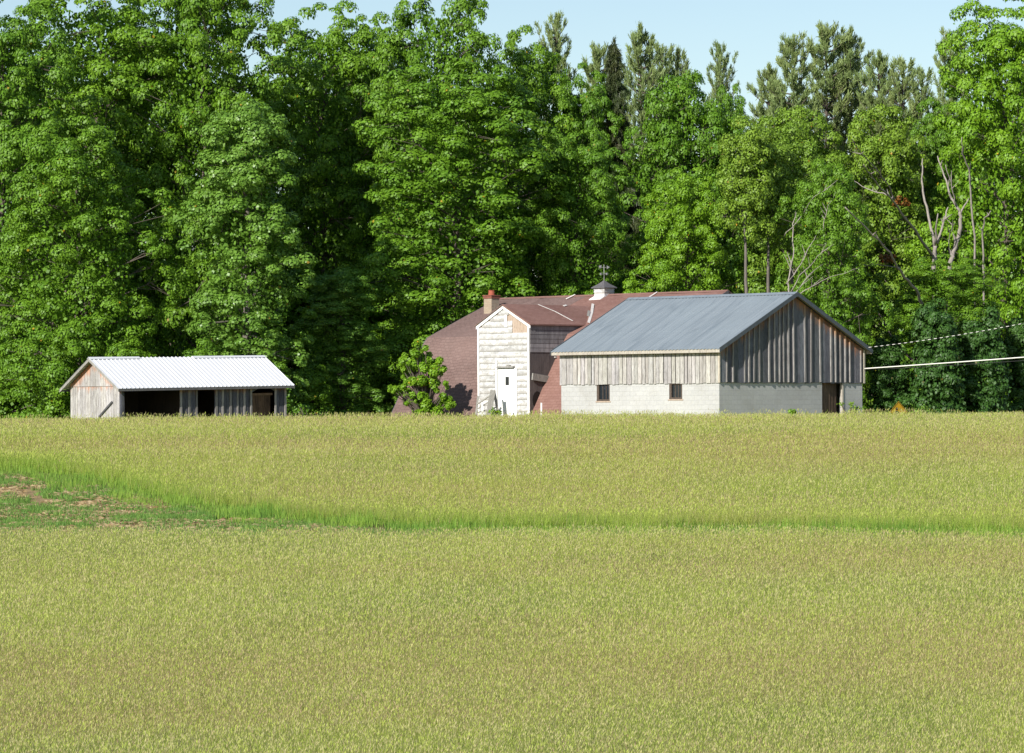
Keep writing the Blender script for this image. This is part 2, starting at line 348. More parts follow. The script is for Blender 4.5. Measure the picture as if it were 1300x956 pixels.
def meadow(name, zones, label):
    VV = []; CC = []
    for (y0, y1, n, hmul, hscale, wscale, heads_p, mask) in zones:
        x, y = scatter(n, y0, y1); k = mask(x, y); x, y = x[k], y[k]; n = len(x)
        big = vnoise(x, y, 7, 5) * .6 + vnoise(x, y * .45, 2.3, 6) * .4
        band = vnoise(x * .22, y, 6.5, 8) * .75 + vnoise(x * .35, y, 2.2, 18) * .35
        h = (.34 + .16 * rng.random(n)) * hmul * (.85 + .3 * big)
        lean = (rng.normal(.03, .13, n), rng.normal(-.0, .13, n))
        t = np.clip((big - .3) * 2.6 + rng.normal(0, .18, n), 0, 1); col = lerp(GREEN, LIME, t)
        t2 = np.clip((band - .42) * 3.4 + rng.normal(0, .18, n), 0, 1)
        col = col * (1 - .85 * t2[:, None]) + np.array(OLIVE)[None] * .85 * t2[:, None]
        nr_ = np.exp(-np.clip(y - YA(x) + (vnoise(x, y, 2.6, 77) - .5) * 5, 0, 99) / 5.0) * (y > YA(x) - 3); col = col * (1 - .7 * nr_[:, None]) + np.array((.34, .52, .08))[None] * .7 * nr_[:, None]; t2 = t2 * (1 - .9 * nr_)
        col = col * (np.array([.92, .95, .92]) if y0 < 90 else np.array([1.05, 1.05, .95]))
        nrh = nr_
        r = rng.random(n); s = r < .10 + .20 * t2; col[s] = np.array(STRAW)[None] * (.75 + .4 * rng.random(s.sum()))[:, None]
        col *= (.78 + .38 * rng.random(n))[:, None]
        v, c = tri_blades(x, y, h, (.010 + .012 * rng.random(n)) * wscale, lean, col); VV.append(v); CC.append(c)
        q = rng.random(n) < heads_p; nq = q.sum()
        hc = lerp(STRAW, TAN, np.clip(t2[q] * .8 + rng.normal(0, .3, nq), 0, 1))
        pr = rng.random(nq); pp = pr < .05 + .12 * t2[q]; hc[pp] = np.array(PURP)[None] * (.6 + .8 * rng.random(pp.sum()))[:, None]
        gg = (pr > .55 - .45 * nrh[q]); hc[gg] = np.array(LIME)[None] * (.9 + .4 * rng.random(gg.sum()))[:, None]
        hc *= (.84 + .34 * rng.random(nq))[:, None]
        hh = h[q] + .02 + .08 * rng.random(nq)
        v, c = heads(x[q], y[q], hh, (lean[0][q] * 1.2, lean[1][q] * 1.2), (.045 + .055 * rng.random(nq)) * hscale, (.010 + .012 * rng.random(nq)) * hscale, hc)
        VV.append(v); CC.append(c)
        # stalk under each head
        v, c = tri_blades(x[q], y[q], hh, np.full(nq, .007 * hscale), (lean[0][q] * 1.2, lean[1][q] * 1.2), hc * .9); VV.append(v); CC.append(c)
    V = np.concatenate(VV); C = np.concatenate(CC)
    o = np_mesh(name, V, None, 3, C, [M['grass']]); return tag(o, label, 'grass', kind='stuff')
nearm = lambda x, y: y < YF(x) + (vnoise(x, y, 1.5, 33) - .5) * 1.0
farm = lambda x, y: (y > YA(x) + (vnoise(x, y, 2.0, 34) - .5) * 2.2)
B1W0 = None
def not_in_buildings(x, y):
    k = np.ones(len(x), bool)
    for fr, x0, x1, y0, y1 in FOOT:
        dx = x - fr.bx; dy = y - fr.by; lx = (dx + dy) * Q; ly = (dy - dx) * Q
        k &= ~((lx > x0) & (lx < x1) & (ly > y0) & (ly < y1))
    return k

# ------------------------------------------------------------------ BLOCK BARN
FOOT = []
f1 = Frame(913, 150); W1 = f1.sx(0, 1094.5); L1 = f1.sy(0, 712.5)
FOOT.append((f1, 0, W1, 0, L1))
base1 = gz(f1.bx, f1.by) - .5
zs1 = f1.z(0, 0, 484.6); ze1 = f1.z(0, 0, 441.5)                       # siding bottom, siding top
za1 = f1.z(W1/2, -.3, 371.5) - .14                                     # apex under the roof sheet
pitch1 = (za1 - ze1 + .02) / (W1 / 2)
b1 = empty('block_barn', (f1.bx, f1.by, base1), R(45), 'barn with blue grey metal roof, weathered boards above pale concrete block walls', 'barn')
def L(z): return z - base1
# windows / doorway
wins = []
for (pa, pb, ya, yb) in ((757.5, 774, 487.5, 507), (849.5, 866, 485.8, 504.5)):
    y1_, y0_ = f1.sy(0, pa), f1.sy(0, pb); wins.append((y0_, y1_, L(f1.z(0, y0_, yb)), L(zs1) - .03))
dx0, dx1 = f1.sx(0, 1043.5), f1.sx(0, 1070.5); TH = .2
mb = MB(); zt = L(zs1)
seg = [(TH + .001, wins[1][0]), (wins[1][1], wins[0][0]), (wins[0][1], L1 - TH - .001)]
for a_, b_ in seg: mb.box((0, a_, 0), (TH, b_, zt))
for (y0_, y1_, zb, zh) in wins:
    mb.box((0, y0_, 0), (TH, y1_, zb)); mb.box((0, y0_, zh), (TH, y1_, zt))
mb.box((0, 0, 0), (dx0, TH, zt)); mb.box((dx1, 0, 0), (W1, TH, zt)); mb.box((0, L1 - TH, 0), (W1, L1, zt)); mb.box((W1 - TH, TH, 0), (W1, L1 - TH, zt))
uv_m(mb.build('block_wall', M['block'], b1))
# siding on the long side
mb = MB(); y = 0.0
ztS = L(ze1) + .02
while y < L1 + .02:
    wd = rnd.uniform(.17, .27); g = rnd.choice([.018, .025, .035, .05]); t = rnd.uniform(.78, 1.12); k = rnd.uniform(-.004, .012)
    c = (t, t * rnd.uniform(.96, 1.0), t * rnd.uniform(.90, 1.0), 9)
    zb = zt - rnd.uniform(.03, .08)
    mb.box((-.045 - k, y, zb), (-.015 - k, min(y + wd - g, L1 + .05), ztS), c, ztop=ztS); y += wd
mb.box((-.012, .02, zt + .003), (.02, L1 - .02, ztS), (.10, .09, .08, 9))  # backing tinted near black, painting shade into the gaps between boards
mb.build('board_siding', M['boards_pale'], b1)
# far long side
mb = MB(); y = 0
while y < L1: mb.box((W1 + .01, y, zt - .05), (W1 + .04, y + .19, ztS), (.9, .9, .9, 9), ztop=ztS); y += .2
mb.build('board_siding', M['boards_gable'], b1)
def rz1(x): return L(ze1) + .02 + pitch1 * min(x, W1 - x)
# gable boards and battens
def gable(mbB, mbT, yl, sgn):
    x = -.02
    while x < W1 + .02:
        wd = rnd.uniform(.26, .42); x1_ = min(x + wd, W1 + .02); t = rnd.uniform(.6, 1.25); k = rnd.uniform(0, .012)
        mid = (x + x1_) / 2; cuts = [x, x1_ - rnd.choice([.006, .012])]
        if x < W1 / 2 < x1_: cuts = [x, W1 / 2, x1_ - .008]
        for a_, b_ in zip(cuts[:-1], cuts[1:]):
            zb = zt - rnd.uniform(.03, .07)
            ya, yb = yl + sgn * (.015 + k), yl + sgn * (.04 + k)
            vs = [(a_, ya, zb), (b_, ya, zb), (b_, yb, zb), (a_, yb, zb), (a_, ya, rz1(a_)), (b_, ya, rz1(b_)), (b_, yb, rz1(b_)), (a_, yb, rz1(a_))]
            n0 = len(mbB.v); mbB.add(vs, [(0,3,2,1),(4,5,6,7),(0,1,5,4),(1,2,6,5),(2,3,7,6),(3,0,4,7)], (t * rnd.uniform(.95, 1.05), t, t * rnd.uniform(.97, 1.12), 9), ztop=rz1((a_ + b_) / 2))
        bx = x1_; bw = rnd.uniform(.028, .045)
        if rnd.random() > .14 and bx < W1 - .1:
            t = rnd.uniform(.75, 1.25); zr = min(rz1(bx - bw), rz1(bx + bw)); tl = rnd.uniform(-.012, .012)
            off = rnd.uniform(.035, .06)
            Mx = Matrix.Translation((bx, yl + sgn * .055, 0)) @ Matrix.Rotation(tl, 4, 'Y')
            mbT.box((-bw, 0 if sgn > 0 else -off, zt - .02 + abs(tl)), (bw, off if sgn > 0 else 0, zr - .02), (t, t, t, 9), ztop=zr, M=Mx)
        x = x1_
mB, mT = MB(), MB(); gable(mB, mT, 0, -1); g1 = mB.build('gable_boards', M['boards_gable'], b1); mT.build('batten', M['batten'], g1)
mB, mT = MB(), MB(); gable(mB, mT, L1, 1); g1 = mB.build('gable_boards', M['boards_gable'], b1); mT.build('batten', M['batten'], g1)
mb = MB(); mb.box((-.055, -.075, zt - .04), (-.004, .02, ztS - .02), (1.15, 1.12, 1.08, 9)); mb.build('corner_board', M['fascia'], b1); mb = MB(); mb.box((W1 + .005, -.1, zt - .06), (W1 + .09, .05, ztS - .03), (1.2, 1.2, 1.15, 9))
mb.build('corner_board', M['fascia'], b1)
# corrugated roof
OV = .33; OF = .32
def roof_sheet(ridge_z, half, ridge_x, y0, y1, slope, sign, th, amp, per, thick=.02):
    """corrugated sheet over one slope; ridge along y"""
    mb = MB(); ny_ = int((y1 - y0) / per * 6); vs = []; fs_ = []
    prof = []
    for i in range(ny_ + 1):
        yy = y0 + (y1 - y0) * i / ny_; ph = ((yy - y0) / per) % 1
        prof.append((yy, amp * math.cos(2 * math.pi * ph)))
    nsl = [0, .33, .335, .665, .67, 1.0]; lap = [.0, .0, .006, .006, .012, .012]
    for i, (yy, a_) in enumerate(prof):
        for t, lp in zip(nsl, lap):
            sx_ = ridge_x + sign * half * t; z = ridge_z - slope * half * t + a_ - lp
            vs.append((sx_, yy, z + thick))
    k = len(nsl)
    for i in range(ny_):
        for j in range(k - 1):
            q = (i*k+j, i*k+j+1, (i+1)*k+j+1, (i+1)*k+j); fs_.append(q)
    n0 = len(vs); vs += [(v[0], v[1], v[2] - .012) for v in vs]
    fs_ += [tuple(n0 + i for i in reversed(f)) for f in fs_[:]]
    for i in range(ny_): fs_.append((i*k+k-1, i*k+k-1+n0, (i+1)*k+k-1+n0, (i+1)*k+k-1))
    for j in range(k - 1):
        fs_.append((j, j + n0, j + 1 + n0, j + 1)); e = ny_ * k; fs_.append((e+j, e+j+1, e+j+1+n0, e+j+n0))
    mb.add(vs, fs_); return mb
rzr = L(za1) + .13; hf = W1 / 2 + OV; sl1 = pitch1
for sg in (-1, 1):
    roof_sheet(rzr, hf, W1 / 2, -OF, L1 + OF, sl1, sg, .02, .017, .20).build('metal_roof', M['metal_roof'], b1, recalc=False)
mb = MB(); mb.prism([(W1/2 - .22, rzr + .045 - .22 * sl1), (W1/2, rzr + .05), (W1/2 + .22, rzr + .045 - .22 * sl1), (W1/2, rzr + .035)], 1, -OF - .01, L1 + OF + .01)
mb.build('ridge_cap', M['metal_roof'], b1)
# verge trim and fascia
mb = MB()
for sg in (-1, 1):
    for y0_, y1_ in ((-OF - .03, -OF - .004), (L1 + OF + .004, L1 + OF + .03)):
        mb = MB(); xe = W1/2 + sg * (hf + .01); ze_ = rzr - sl1 * hf
        poly = [(W1/2, rzr + .05), (xe, ze_ + .05), (xe, ze_ - .14), (W1/2, rzr - .14)]
        mb.prism(poly if sg > 0 else poly[::-1], 1, y0_, y1_); mb.build('verge_trim', M['grey_trim'], b1)
mb = MB()
for sg in (-1, 1):
    xe = W1/2 + sg * (hf - .03); ze_ = rzr - sl1 * hf
    mb.box((min(xe, xe - sg * .03), -OF + .01, ze_ - .15), (max(xe, xe - sg * .03), L1 + OF - .01, ze_ - .0))
    # soffit rafters under the verge
    for y0_, y1_ in ((-OF, -.13), (L1 + .13, L1 + OF)):
        poly = [(W1/2, rzr - .03), (W1/2 + sg * (hf - .07), rzr - sl1 * (hf - .07) - .03), (W1/2 + sg * (hf - .07), rzr - sl1 * (hf - .07) - .07), (W1/2, rzr - .07)]
        mb.prism(poly if sg > 0 else poly[::-1], 1, y0_, y1_)
mb.build('fascia_board', M['fascia'], b1)
for (y0_, y1_, zb, zh) in wins:
    mb = MB(); fw = .06
    mb.box((-.012, y0_, zb - .07), (.06, y1_, zb)); mb.box((-.004, y0_, zh - fw), (.05, y1_, zh)); mb.box((-.004, y0_, zb), (.05, y0_ + fw, zh - fw)); mb.box((-.004, y1_ - fw * 2.2, zb), (.05, y1_, zh - fw))
    fr = mb.build('window', M['frame'], b1)
    mb = MB(); mb.box((.07, y0_ + fw, zb), (.08, y1_ - fw * 2.2, zh - fw)); mb.build('pane', M['glass'], fr)
    mb = MB()
    for t in (.35, .68):
        yy = y0_ + fw + (y1_ - y0_ - fw * 3.2) * t; mb.box((.05, yy - .015, zb), (.068, yy + .015, zh - fw))
    mb.build('muntin', M['frame'], fr)
    mb = MB(); mb.box((-.02, y0_ - .06, zb - .13), (-.002, y1_ + .06, zb - .075)); mb.build('sill', M['sheath'], fr)
mb = MB()
for i in range(5):
    wd = (dx1 - dx0 - .28) / 5; t = rnd.uniform(.7, 1.2)
    mb.box((dx0 + .02 + i * wd, .10 + .02 * i, 0), (dx0 + .02 + (i + 1) * wd - .012, .13 + .02 * i, zt - .05), (t, t, t, 9), ztop=zt + .3)
dr = mb.build('door', M['brown_door'], b1)
mb = MB(); mb.box((dx1 - .10, -.03, 0), (dx1, .08, zt - .03)); mb.build('door_post', M['fascia'], b1)
mb = MB(); mb.box((TH, TH, 0), (W1 - TH, L1 - TH, .3)); mb.build('floor_slab', M['dark_wood'], b1)

# ------------------------------------------------------------------ SHED
f3 = Frame(152, 152); SL = f3.sx(0, 362); SD = f3.sy(0, 90)
FOOT.append((f3, 0, SL, 0, SD))
base3 = gz(*f3.w(0, 0)) - .5; TILT = .014
s3 = empty('open_shed', (f3.bx, f3.by, base3), R(45), 'long low shed with white ribbed metal roof, board walls and a dark open bay', 'shed')
ze3 = f3.z(0, 0, 489) - base3; zr3 = f3.z(0, SD / 2, 456.5) - base3 - .02; p3 = (zr3 - ze3) / (SD / 2)
def tilt(mb): mb.v = [(p[0], p[1], p[2] + TILT * p[0]) for p in mb.v]; return mb
OS = .36; OG = .36; OR = .26
def r3(y): return ze3 + p3 * min(y, SD - y)
def gable3(xl, sgn, mats):
    mb = MB(); y = 0
    zsp = ze3 + .02
    while y < SD - .01:
        wd = rnd.uniform(.14, .24); y1_ = min(y + wd, SD); t = rnd.uniform(.8, 1.15); c = (t, t * .99, t * rnd.uniform(.94, 1), 9); k = rnd.uniform(0, .01)
        xa, xb = sorted((xl + sgn * (.0 + k), xl + sgn * (.03 + k)))
        mb.box((xa, y, 0), (xb, y1_ - .012, zsp - .03), c, ztop=zsp + .25)
        cuts = [y, y1_ - .01] if not (y < SD / 2 < y1_) else [y, SD / 2, y1_ - .01]
        xa, xb = sorted((xl + sgn * (.03 + k), xl + sgn * (.06 + k)))
        for a_, b_ in zip(cuts[:-1], cuts[1:]):
            vs = [(xa, a_, zsp - .06), (xb, a_, zsp - .06), (xb, b_, zsp - .06), (xa, b_, zsp - .06), (xa, a_, r3(a_)), (xb, a_, r3(a_)), (xb, b_, r3(b_)), (xa, b_, r3(b_))]
            mb.add(vs, [(0,3,2,1),(4,5,6,7),(0,1,5,4),(1,2,6,5),(2,3,7,6),(3,0,4,7)], c, ztop=r3((a_ + b_) / 2))
        y = y1_
    mb.box(*((lambda a, b: ((a, .02, 0), (b, SD - .02, zsp - .04)))(*sorted((xl - sgn * .004, xl - sgn * .03)))), (.3, .25, .22, 9))
    return mb
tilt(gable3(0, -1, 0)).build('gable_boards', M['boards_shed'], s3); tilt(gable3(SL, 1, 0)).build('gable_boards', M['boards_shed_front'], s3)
mb = MB()   # diagonal brace leaning on the gable
ya_, yb_ = f3.sy(0, 127.5), f3.sy(0, 144)
za_, zb_ = f3.z(0, ya_, 529) - base3, f3.z(0, yb_, 510) - base3
mb.tube([(-.09, ya_, za_), (-.09, yb_, zb_)], .045, 4); mb.build('brace', M['boards_shed_front'], s3)
# front wall
def fx(px): return f3.sx(0, px)
mb = MB()
def board3(x, wd, z0, z1, yy=0, t=None, lean=0, ztp=None):
    t = t or rnd.uniform(.6, 1.25); Mx = Matrix.Translation((x, yy, z0)) @ Matrix.Rotation(lean, 4, 'Y')
    mb.box((0, -.03, 0), (wd, 0, z1 - z0), (t, t, t * rnd.uniform(1, 1.1), 9), M=Mx)
    n = 8
    for i in range(n):
        p = mb.v[-1 - i]; c = mb.c[-1 - i]; mb.c[-1 - i] = (c[0], c[1], c[2], (ztp if ztp else ze3) - p[2])
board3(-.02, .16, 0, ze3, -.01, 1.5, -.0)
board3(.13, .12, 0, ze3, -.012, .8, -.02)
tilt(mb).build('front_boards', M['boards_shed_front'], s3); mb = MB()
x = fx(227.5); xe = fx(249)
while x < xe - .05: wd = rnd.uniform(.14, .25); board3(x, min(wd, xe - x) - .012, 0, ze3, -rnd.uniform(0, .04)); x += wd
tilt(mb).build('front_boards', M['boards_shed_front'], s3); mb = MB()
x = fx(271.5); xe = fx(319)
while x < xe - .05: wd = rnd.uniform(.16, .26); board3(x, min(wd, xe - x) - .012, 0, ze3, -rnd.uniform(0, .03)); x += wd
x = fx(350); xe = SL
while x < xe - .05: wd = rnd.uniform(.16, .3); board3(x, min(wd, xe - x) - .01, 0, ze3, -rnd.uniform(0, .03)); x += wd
# header over the doorway and the arched one
mb.box((fx(249), -.03, ze3 - .28), (fx(271.5), 0, ze3), (.9, .8, .75, 9), ztop=ze3)
hx0, hx1 = fx(319), fx(350); zc = ze3
n = 14
for i in range(n):
    t0, t1 = i / n, (i + 1) / n; a_ = hx0 + (hx1 - hx0) * t0; b_ = hx0 + (hx1 - hx0) * t1
    f_ = lambda t: zc - .16 - .26 * abs(2 * t - 1) ** 1.3
    za_, zb_ = f_(t0), f_(t1)
    vs = [(a_, -.045, za_), (b_, -.045, zb_), (b_, -.01, zb_), (a_, -.01, za_), (a_, -.045, zc), (b_, -.045, zc), (b_, -.01, zc), (a_, -.01, zc)]
    mb.add(vs, [(0,3,2,1),(4,5,6,7),(0,1,5,4),(1,2,6,5),(2,3,7,6),(3,0,4,7)], (1.3, 1.35, 1.5, 9))
tilt(mb).build('front_boards', M['boards_shed_front'], s3)
for px in (228.5, 239, 248.5, 273.5, 281.5, 291.5, 300.5, 309, 317.5, 348.5, 361):
    xx = fx(px); t = rnd.uniform(.7, 1.3); w_ = rnd.uniform(.035, .06); mb = MB(); mb.box((xx - w_, -.078, 0), (xx + w_, -.046, ze3 - .02), (t, t * .98, t * .95, 9), ztop=ze3); tilt(mb).build('batten', M['batten'], s3)
mb = MB()   # inner door in the arched opening
for i in range(6):
    a_ = fx(322) + i * (fx(345) - fx(322)) / 6; t = rnd.uniform(.6, 1.3); mb.box((a_, .10, 0), (a_ + (fx(345) - fx(322)) / 6 - .01, .13, ze3 - .48), (t, t * .9, t * .85, 9))
mb.box((fx(321), .06, ze3 - .56), (fx(347), .09, ze3 - .46), (1.6, 1.5, 1.5, 9))
tilt(mb).build('door', M['brown_door'], s3)
mb = MB()   # back wall, partitions, floor
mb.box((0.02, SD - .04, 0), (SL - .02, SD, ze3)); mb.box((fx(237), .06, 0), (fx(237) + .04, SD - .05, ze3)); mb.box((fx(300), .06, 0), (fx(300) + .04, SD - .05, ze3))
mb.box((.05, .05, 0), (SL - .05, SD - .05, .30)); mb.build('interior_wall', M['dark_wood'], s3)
mb = MB()   # roof sheets: ridge along x
for sg in (-1, 1):
    half = SD / 2 + OS; n_ = int((SL + OG + OR) / .23); x0 = -OG
    st = (SL + OG + OR) / n_; th = .012
    for i in range(n_):
        a_ = x0 + i * st; pts = [(a_, 0), (a_ + st - .06, 0), (a_ + st - .045, .03), (a_ + st - .015, .03), (a_ + st, 0)]
        for (xa, ha), (xb, hb) in zip(pts[:-1], pts[1:]):
            yr, ye = SD / 2, SD / 2 + sg * half; zr_, zz = zr3 + .09, zr3 + .09 - p3 * half
            q = [(xa, yr, zr_ + ha), (xb, yr, zr_ + hb), (xb, ye, zz + hb), (xa, ye, zz + ha)]
            mb.add(q, [(0, 1, 2, 3) if sg > 0 else (3, 2, 1, 0)]); q2 = [(p[0], p[1], p[2] - th) for p in q]; mb.add(q2, [(3, 2, 1, 0) if sg > 0 else (0, 1, 2, 3)])
            mb.add([q[2], q[3], q2[3], q2[2]], [(0, 1, 2, 3)])
tilt(mb).build('metal_roof', M['white_metal'], s3, recalc=False)
mb = MB(); mb.prism([(SD/2 - .13, zr3 + .13 - .13 * p3), (SD/2, zr3 + .135), (SD/2 + .13, zr3 + .13 - .13 * p3), (SD/2, zr3 + .12)], 0, -OG, fx(208)); tilt(mb).build('ridge_cap', M['white_metal'], s3); mb = MB(); mb.prism([(SD/2 - .13, zr3 + .13 - .13 * p3), (SD/2, zr3 + .135), (SD/2 + .13, zr3 + .13 - .13 * p3), (SD/2, zr3 + .12)], 0, fx(275), SL + OR)
tilt(mb).build('ridge_cap', M['white_metal'], s3)
mb = MB(); half = SD / 2 + OS
for sg in (-1, 1):
    yr, ye = SD / 2, SD / 2 + sg * (half - .01); zr_, zz = zr3 + .075, zr3 + .075 - p3 * half
    poly = [(yr, zr_), (ye, zz), (ye, zz - .12), (yr, zr_ - .13)]
    for xa, xb in ((-OG + .005, -OG + .035), (SL + OR - .035, SL + OR - .005)): mb.prism(poly, 0, xa, xb)
    mb.box((-OG + .04, min(ye, ye - sg * .03), zz - .10), (SL + OR - .04, max(ye, ye - sg * .03), zz - .01), (.55, .55, .6, 9))
tilt(mb).build('fascia_board', M['old_board'], s3)

# ------------------------------------------------------------------ BROWN ROOFED BARN with white wing
D2 = 166.0; f2 = Frame(673, D2); base2 = gz(*f2.w(2, 2)) - .5
b2 = empty('shingled_barn', (f2.bx, f2.by, base2), R(45), 'old barn with a huge brown shingled gambrel roof and a white clapboard wing', 'barn')
yL = f2.sy(.1, 501); xf = .1
xk = f2.sx(yL, 544.5); zk = f2.z(xk, yL, 429.5) - base2
xr = f2.sx(yL, 637); zr = f2.z(xr, yL, 379) - base2
zf = f2.z(xf, yL, 524) - base2; slow = (zk - zf) / (xk - xf); xf0 = xf - (zf - .0) / slow
yR = f2.sy(xr, 921)
FOOT.append((f2, xf0, 2 * xr - xf0, yR, yL))
def main_prof(off=0):   # from foot to ridge, slightly softened at the break
    return [(xf0, 0), (xf + (xk - xf) * .5, zf + (zk - zf) * .5 + .03), (xk - .12, zk - .22), (xk + .10, zk + .04), ((xk + xr) / 2, (zk + zr) / 2 + .02), (xr, zr)]
def main_z(x):
    P_ = main_prof(); return float(np.interp(x, [p[0] for p in P_], [p[1] for p in P_]))
def roof_strip(prof, y0, y1, th, nseg=12, seed=1):
    mb = MB(); r_ = random.Random(seed); n = len(prof); vs = []; fs_ = []
    for j in range(nseg + 1):
        y = y0 + (y1 - y0) * j / nseg
        for (x, z) in prof: vs.append((x, y, z + (r_.uniform(-.018, .018) if 0 < j < nseg else 0)))
    for j in range(nseg):
        for i in range(n - 1): fs_.append((j*n+i, (j+1)*n+i, (j+1)*n+i+1, j*n+i+1))
    m0 = len(vs); vs += [(x, y, z - th) for x, y, z in vs]; fs_ += [tuple(m0 + q for q in reversed(f)) for f in fs_[:]]
    for i in range(n - 1):
        fs_.append((i, i + 1, i + 1 + m0, i + m0)); e = nseg * n; fs_.append((e+i+1, e+i, e+i+m0, e+i+1+m0))
    for j in range(nseg): fs_.append((j*n, j*n+m0, (j+1)*n+m0, (j+1)*n)); e = n - 1; fs_.append((j*n+e, (j+1)*n+e, (j+1)*n+e+m0, j*n+e+m0))
    mb.add(vs, fs_); return mb
WW = f2.sy(0, 608)                         # wing width
yspl = .3
uv_m(roof_strip(main_prof(), WW - .02, yL + .2, .14, 12, 1).build('roof', M['shingle'], b2))
uv_m(roof_strip(main_prof(), yR - .2, WW - .03, .14, 14, 2).build('roof', M['shingle_red'], b2))
uv_m(roof_strip([(2 * xr - x, z) for x, z in main_prof()], yR - .2, yL + .2, .14, 12, 3).build('roof', M['shingle'], b2))
mb = MB(); mb.prism([(xr - .16, zr - .05), (xr, zr + .04), (xr + .16, zr - .05), (xr, zr + .01)], 1, yR - .2, yL + .2); uv_m(mb.build('ridge_cap', M['shingle_red'], b2))
for yy in (yR, yL):
    mb = MB(); P_ = main_prof(); poly = [(x, max(z - .16, 0)) for x, z in P_] + [(2 * xr - x, max(z - .16, 0)) for x, z in reversed(P_[:-1])]
    mb.prism(poly, 1, yy - .05, yy + .05); mb.build('end_wall', M['boards_gable'], b2)
mb = MB()
for (xa, xb) in ((xf, xk), (xk, xr)):
    pass
PV = main_prof(); poly = PV + [(x + .02, z - .20) for x, z in reversed(PV)]
mb.prism(poly, 1, yL + .205, yL + .24); mb.build('verge_trim', M['slate'], b2); mb = MB(); mb.prism(poly, 1, yR - .24, yR - .205); mb.build('verge_trim', M['slate'], b2)
# wing
zw = f2.z(0, 0, 410.5) - base2; zwa = f2.z(0, WW / 2, 387.5) - base2; pw = (zwa - zw) / (WW / 2)
def rw(y): return zw + pw * min(y, WW - y)
m, nt, out = new_mat('worn white clapboard'); co = objco(nt); a = attr(nt)
n1 = noise(nt, co, 2.2, 5, .7, (1, 1, 2.2)); n2 = noise(nt, co, 9, 5, .7, (1, 1.0, 2.0)); n3 = noise(nt, co, .8, 3, .6)
c = mixc(nt, ramp(nt, n1, [(.42, 0), (.62, .8)]), (.66, .66, .665), (.34, .34, .345))
c = mixc(nt, ramp(nt, n2, [(.52, 0), (.66, .75)]), c, (.28, .26, .235)); c = mixc(nt, ramp(nt, n3, [(.55, 0), (.75, .25)]), c, (.55, .53, .42))
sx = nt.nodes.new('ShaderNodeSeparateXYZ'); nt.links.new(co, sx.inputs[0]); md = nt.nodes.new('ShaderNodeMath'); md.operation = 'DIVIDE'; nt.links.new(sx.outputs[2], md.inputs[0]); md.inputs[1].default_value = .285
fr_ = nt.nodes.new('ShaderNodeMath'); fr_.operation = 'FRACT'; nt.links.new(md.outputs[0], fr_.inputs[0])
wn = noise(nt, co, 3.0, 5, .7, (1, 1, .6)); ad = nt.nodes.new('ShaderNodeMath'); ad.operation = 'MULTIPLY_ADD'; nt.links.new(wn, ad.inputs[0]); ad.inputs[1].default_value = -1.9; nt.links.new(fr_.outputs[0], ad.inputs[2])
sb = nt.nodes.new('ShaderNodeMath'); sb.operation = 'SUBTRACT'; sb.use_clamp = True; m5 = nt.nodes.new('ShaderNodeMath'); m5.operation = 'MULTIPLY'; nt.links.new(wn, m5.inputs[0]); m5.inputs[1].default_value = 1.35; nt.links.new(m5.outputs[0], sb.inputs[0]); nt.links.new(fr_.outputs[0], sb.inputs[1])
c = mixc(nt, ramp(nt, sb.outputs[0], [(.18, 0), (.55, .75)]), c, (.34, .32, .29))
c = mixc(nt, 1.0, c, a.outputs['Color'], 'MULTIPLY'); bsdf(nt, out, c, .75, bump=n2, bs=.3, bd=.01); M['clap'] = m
mb = MB(); z = 0.; ch = .285; px_y0, px_y1 = f2.sy(0, 671), f2.sy(0, 644.5)
zp0, zp1 = f2.z(0, 1, 421.5) - base2, f2.z(0, 1, 400) - base2
dy0, dy1 = f2.sy(0, 655.5), f2.sy(0, 633.5); dzt = f2.z(0, 1, 467.5) - base2
while z < zwa - .05:
    z1_ = z + ch
    # clip the course against the gable and the bare patch
    ylo = 0 if z1_ <= zw else (z1_ - zw) / pw; yhi = WW - ylo
    cy = [ylo, yhi]
    spans = [(ylo, yhi)]
    if z1_ > zp0 + .12 and z < zp1 - .12: spans = [(px_y1 - (.0 if z > (zp0 + zp1) / 2 else .35), yhi)]
    if z < dzt - .1: spans = [(ylo, dy0 - .03), (dy1 + .03, yhi)]
    for a_, b_ in spans:
        if b_ - a_ < .1: continue
        bl = []
        yy = a_
        while yy < b_ - .01:
            ln = rnd.uniform(1.0, 2.6); e = min(yy + ln, b_)
            if b_ - e < .4: e = b_
            bl.append((yy, e)); yy = e
        for y0_, y1_ in bl:
            t = rnd.uniform(.86, 1.08); sag = rnd.uniform(-.012, .012)
            lo, hi = y0_, y1_
            lt = (z1_ - zw) / pw if z1_ > zw else 0
            vs = [(-.050, lo, z + sag), (-.050, hi - .006, z - sag), (-.018, hi - .006, z), (-.018, lo, z), (-.022, lo, z1_ + .01), (-.022, hi - .006, z1_ + .01), (-.010, hi - .006, z1_ + .01), (-.010, lo, z1_ + .01)]
            mb.add(vs, [(0,3,2,1),(4,5,6,7),(0,1,5,4),(1,2,6,5),(2,3,7,6),(3,0,4,7)], (t, t, t * .98, 9))
    z = z1_
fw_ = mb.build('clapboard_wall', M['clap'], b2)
mb = MB(); mb.prism([(0.0, 0), (WW, 0), (WW, zw - .01), (WW / 2, zwa - .01), (0, zw - .01)], 0, -.008, .02, (1, 1, 1, 9))
mb.build('sheathing', M['sheath'], b2)
mb = MB()     # white rake boards and corner boards
for sg in (0, 1):
    p0 = (WW / 2, zwa + .03); p1 = (-.10, zw - .06) if sg == 0 else (WW + .10, zw - .06)
    poly = [p0, p1, (p1[0], p1[1] - .17), (p0[0], p0[1] - .20)]
    mb.prism(poly, 0, -.085, -.052)
mb.box((-.075, -.02, 0), (-.051, .10, zw - .12)); mb.box((-.075, WW - .09, 0), (-.051, WW + .02, zw - .12))
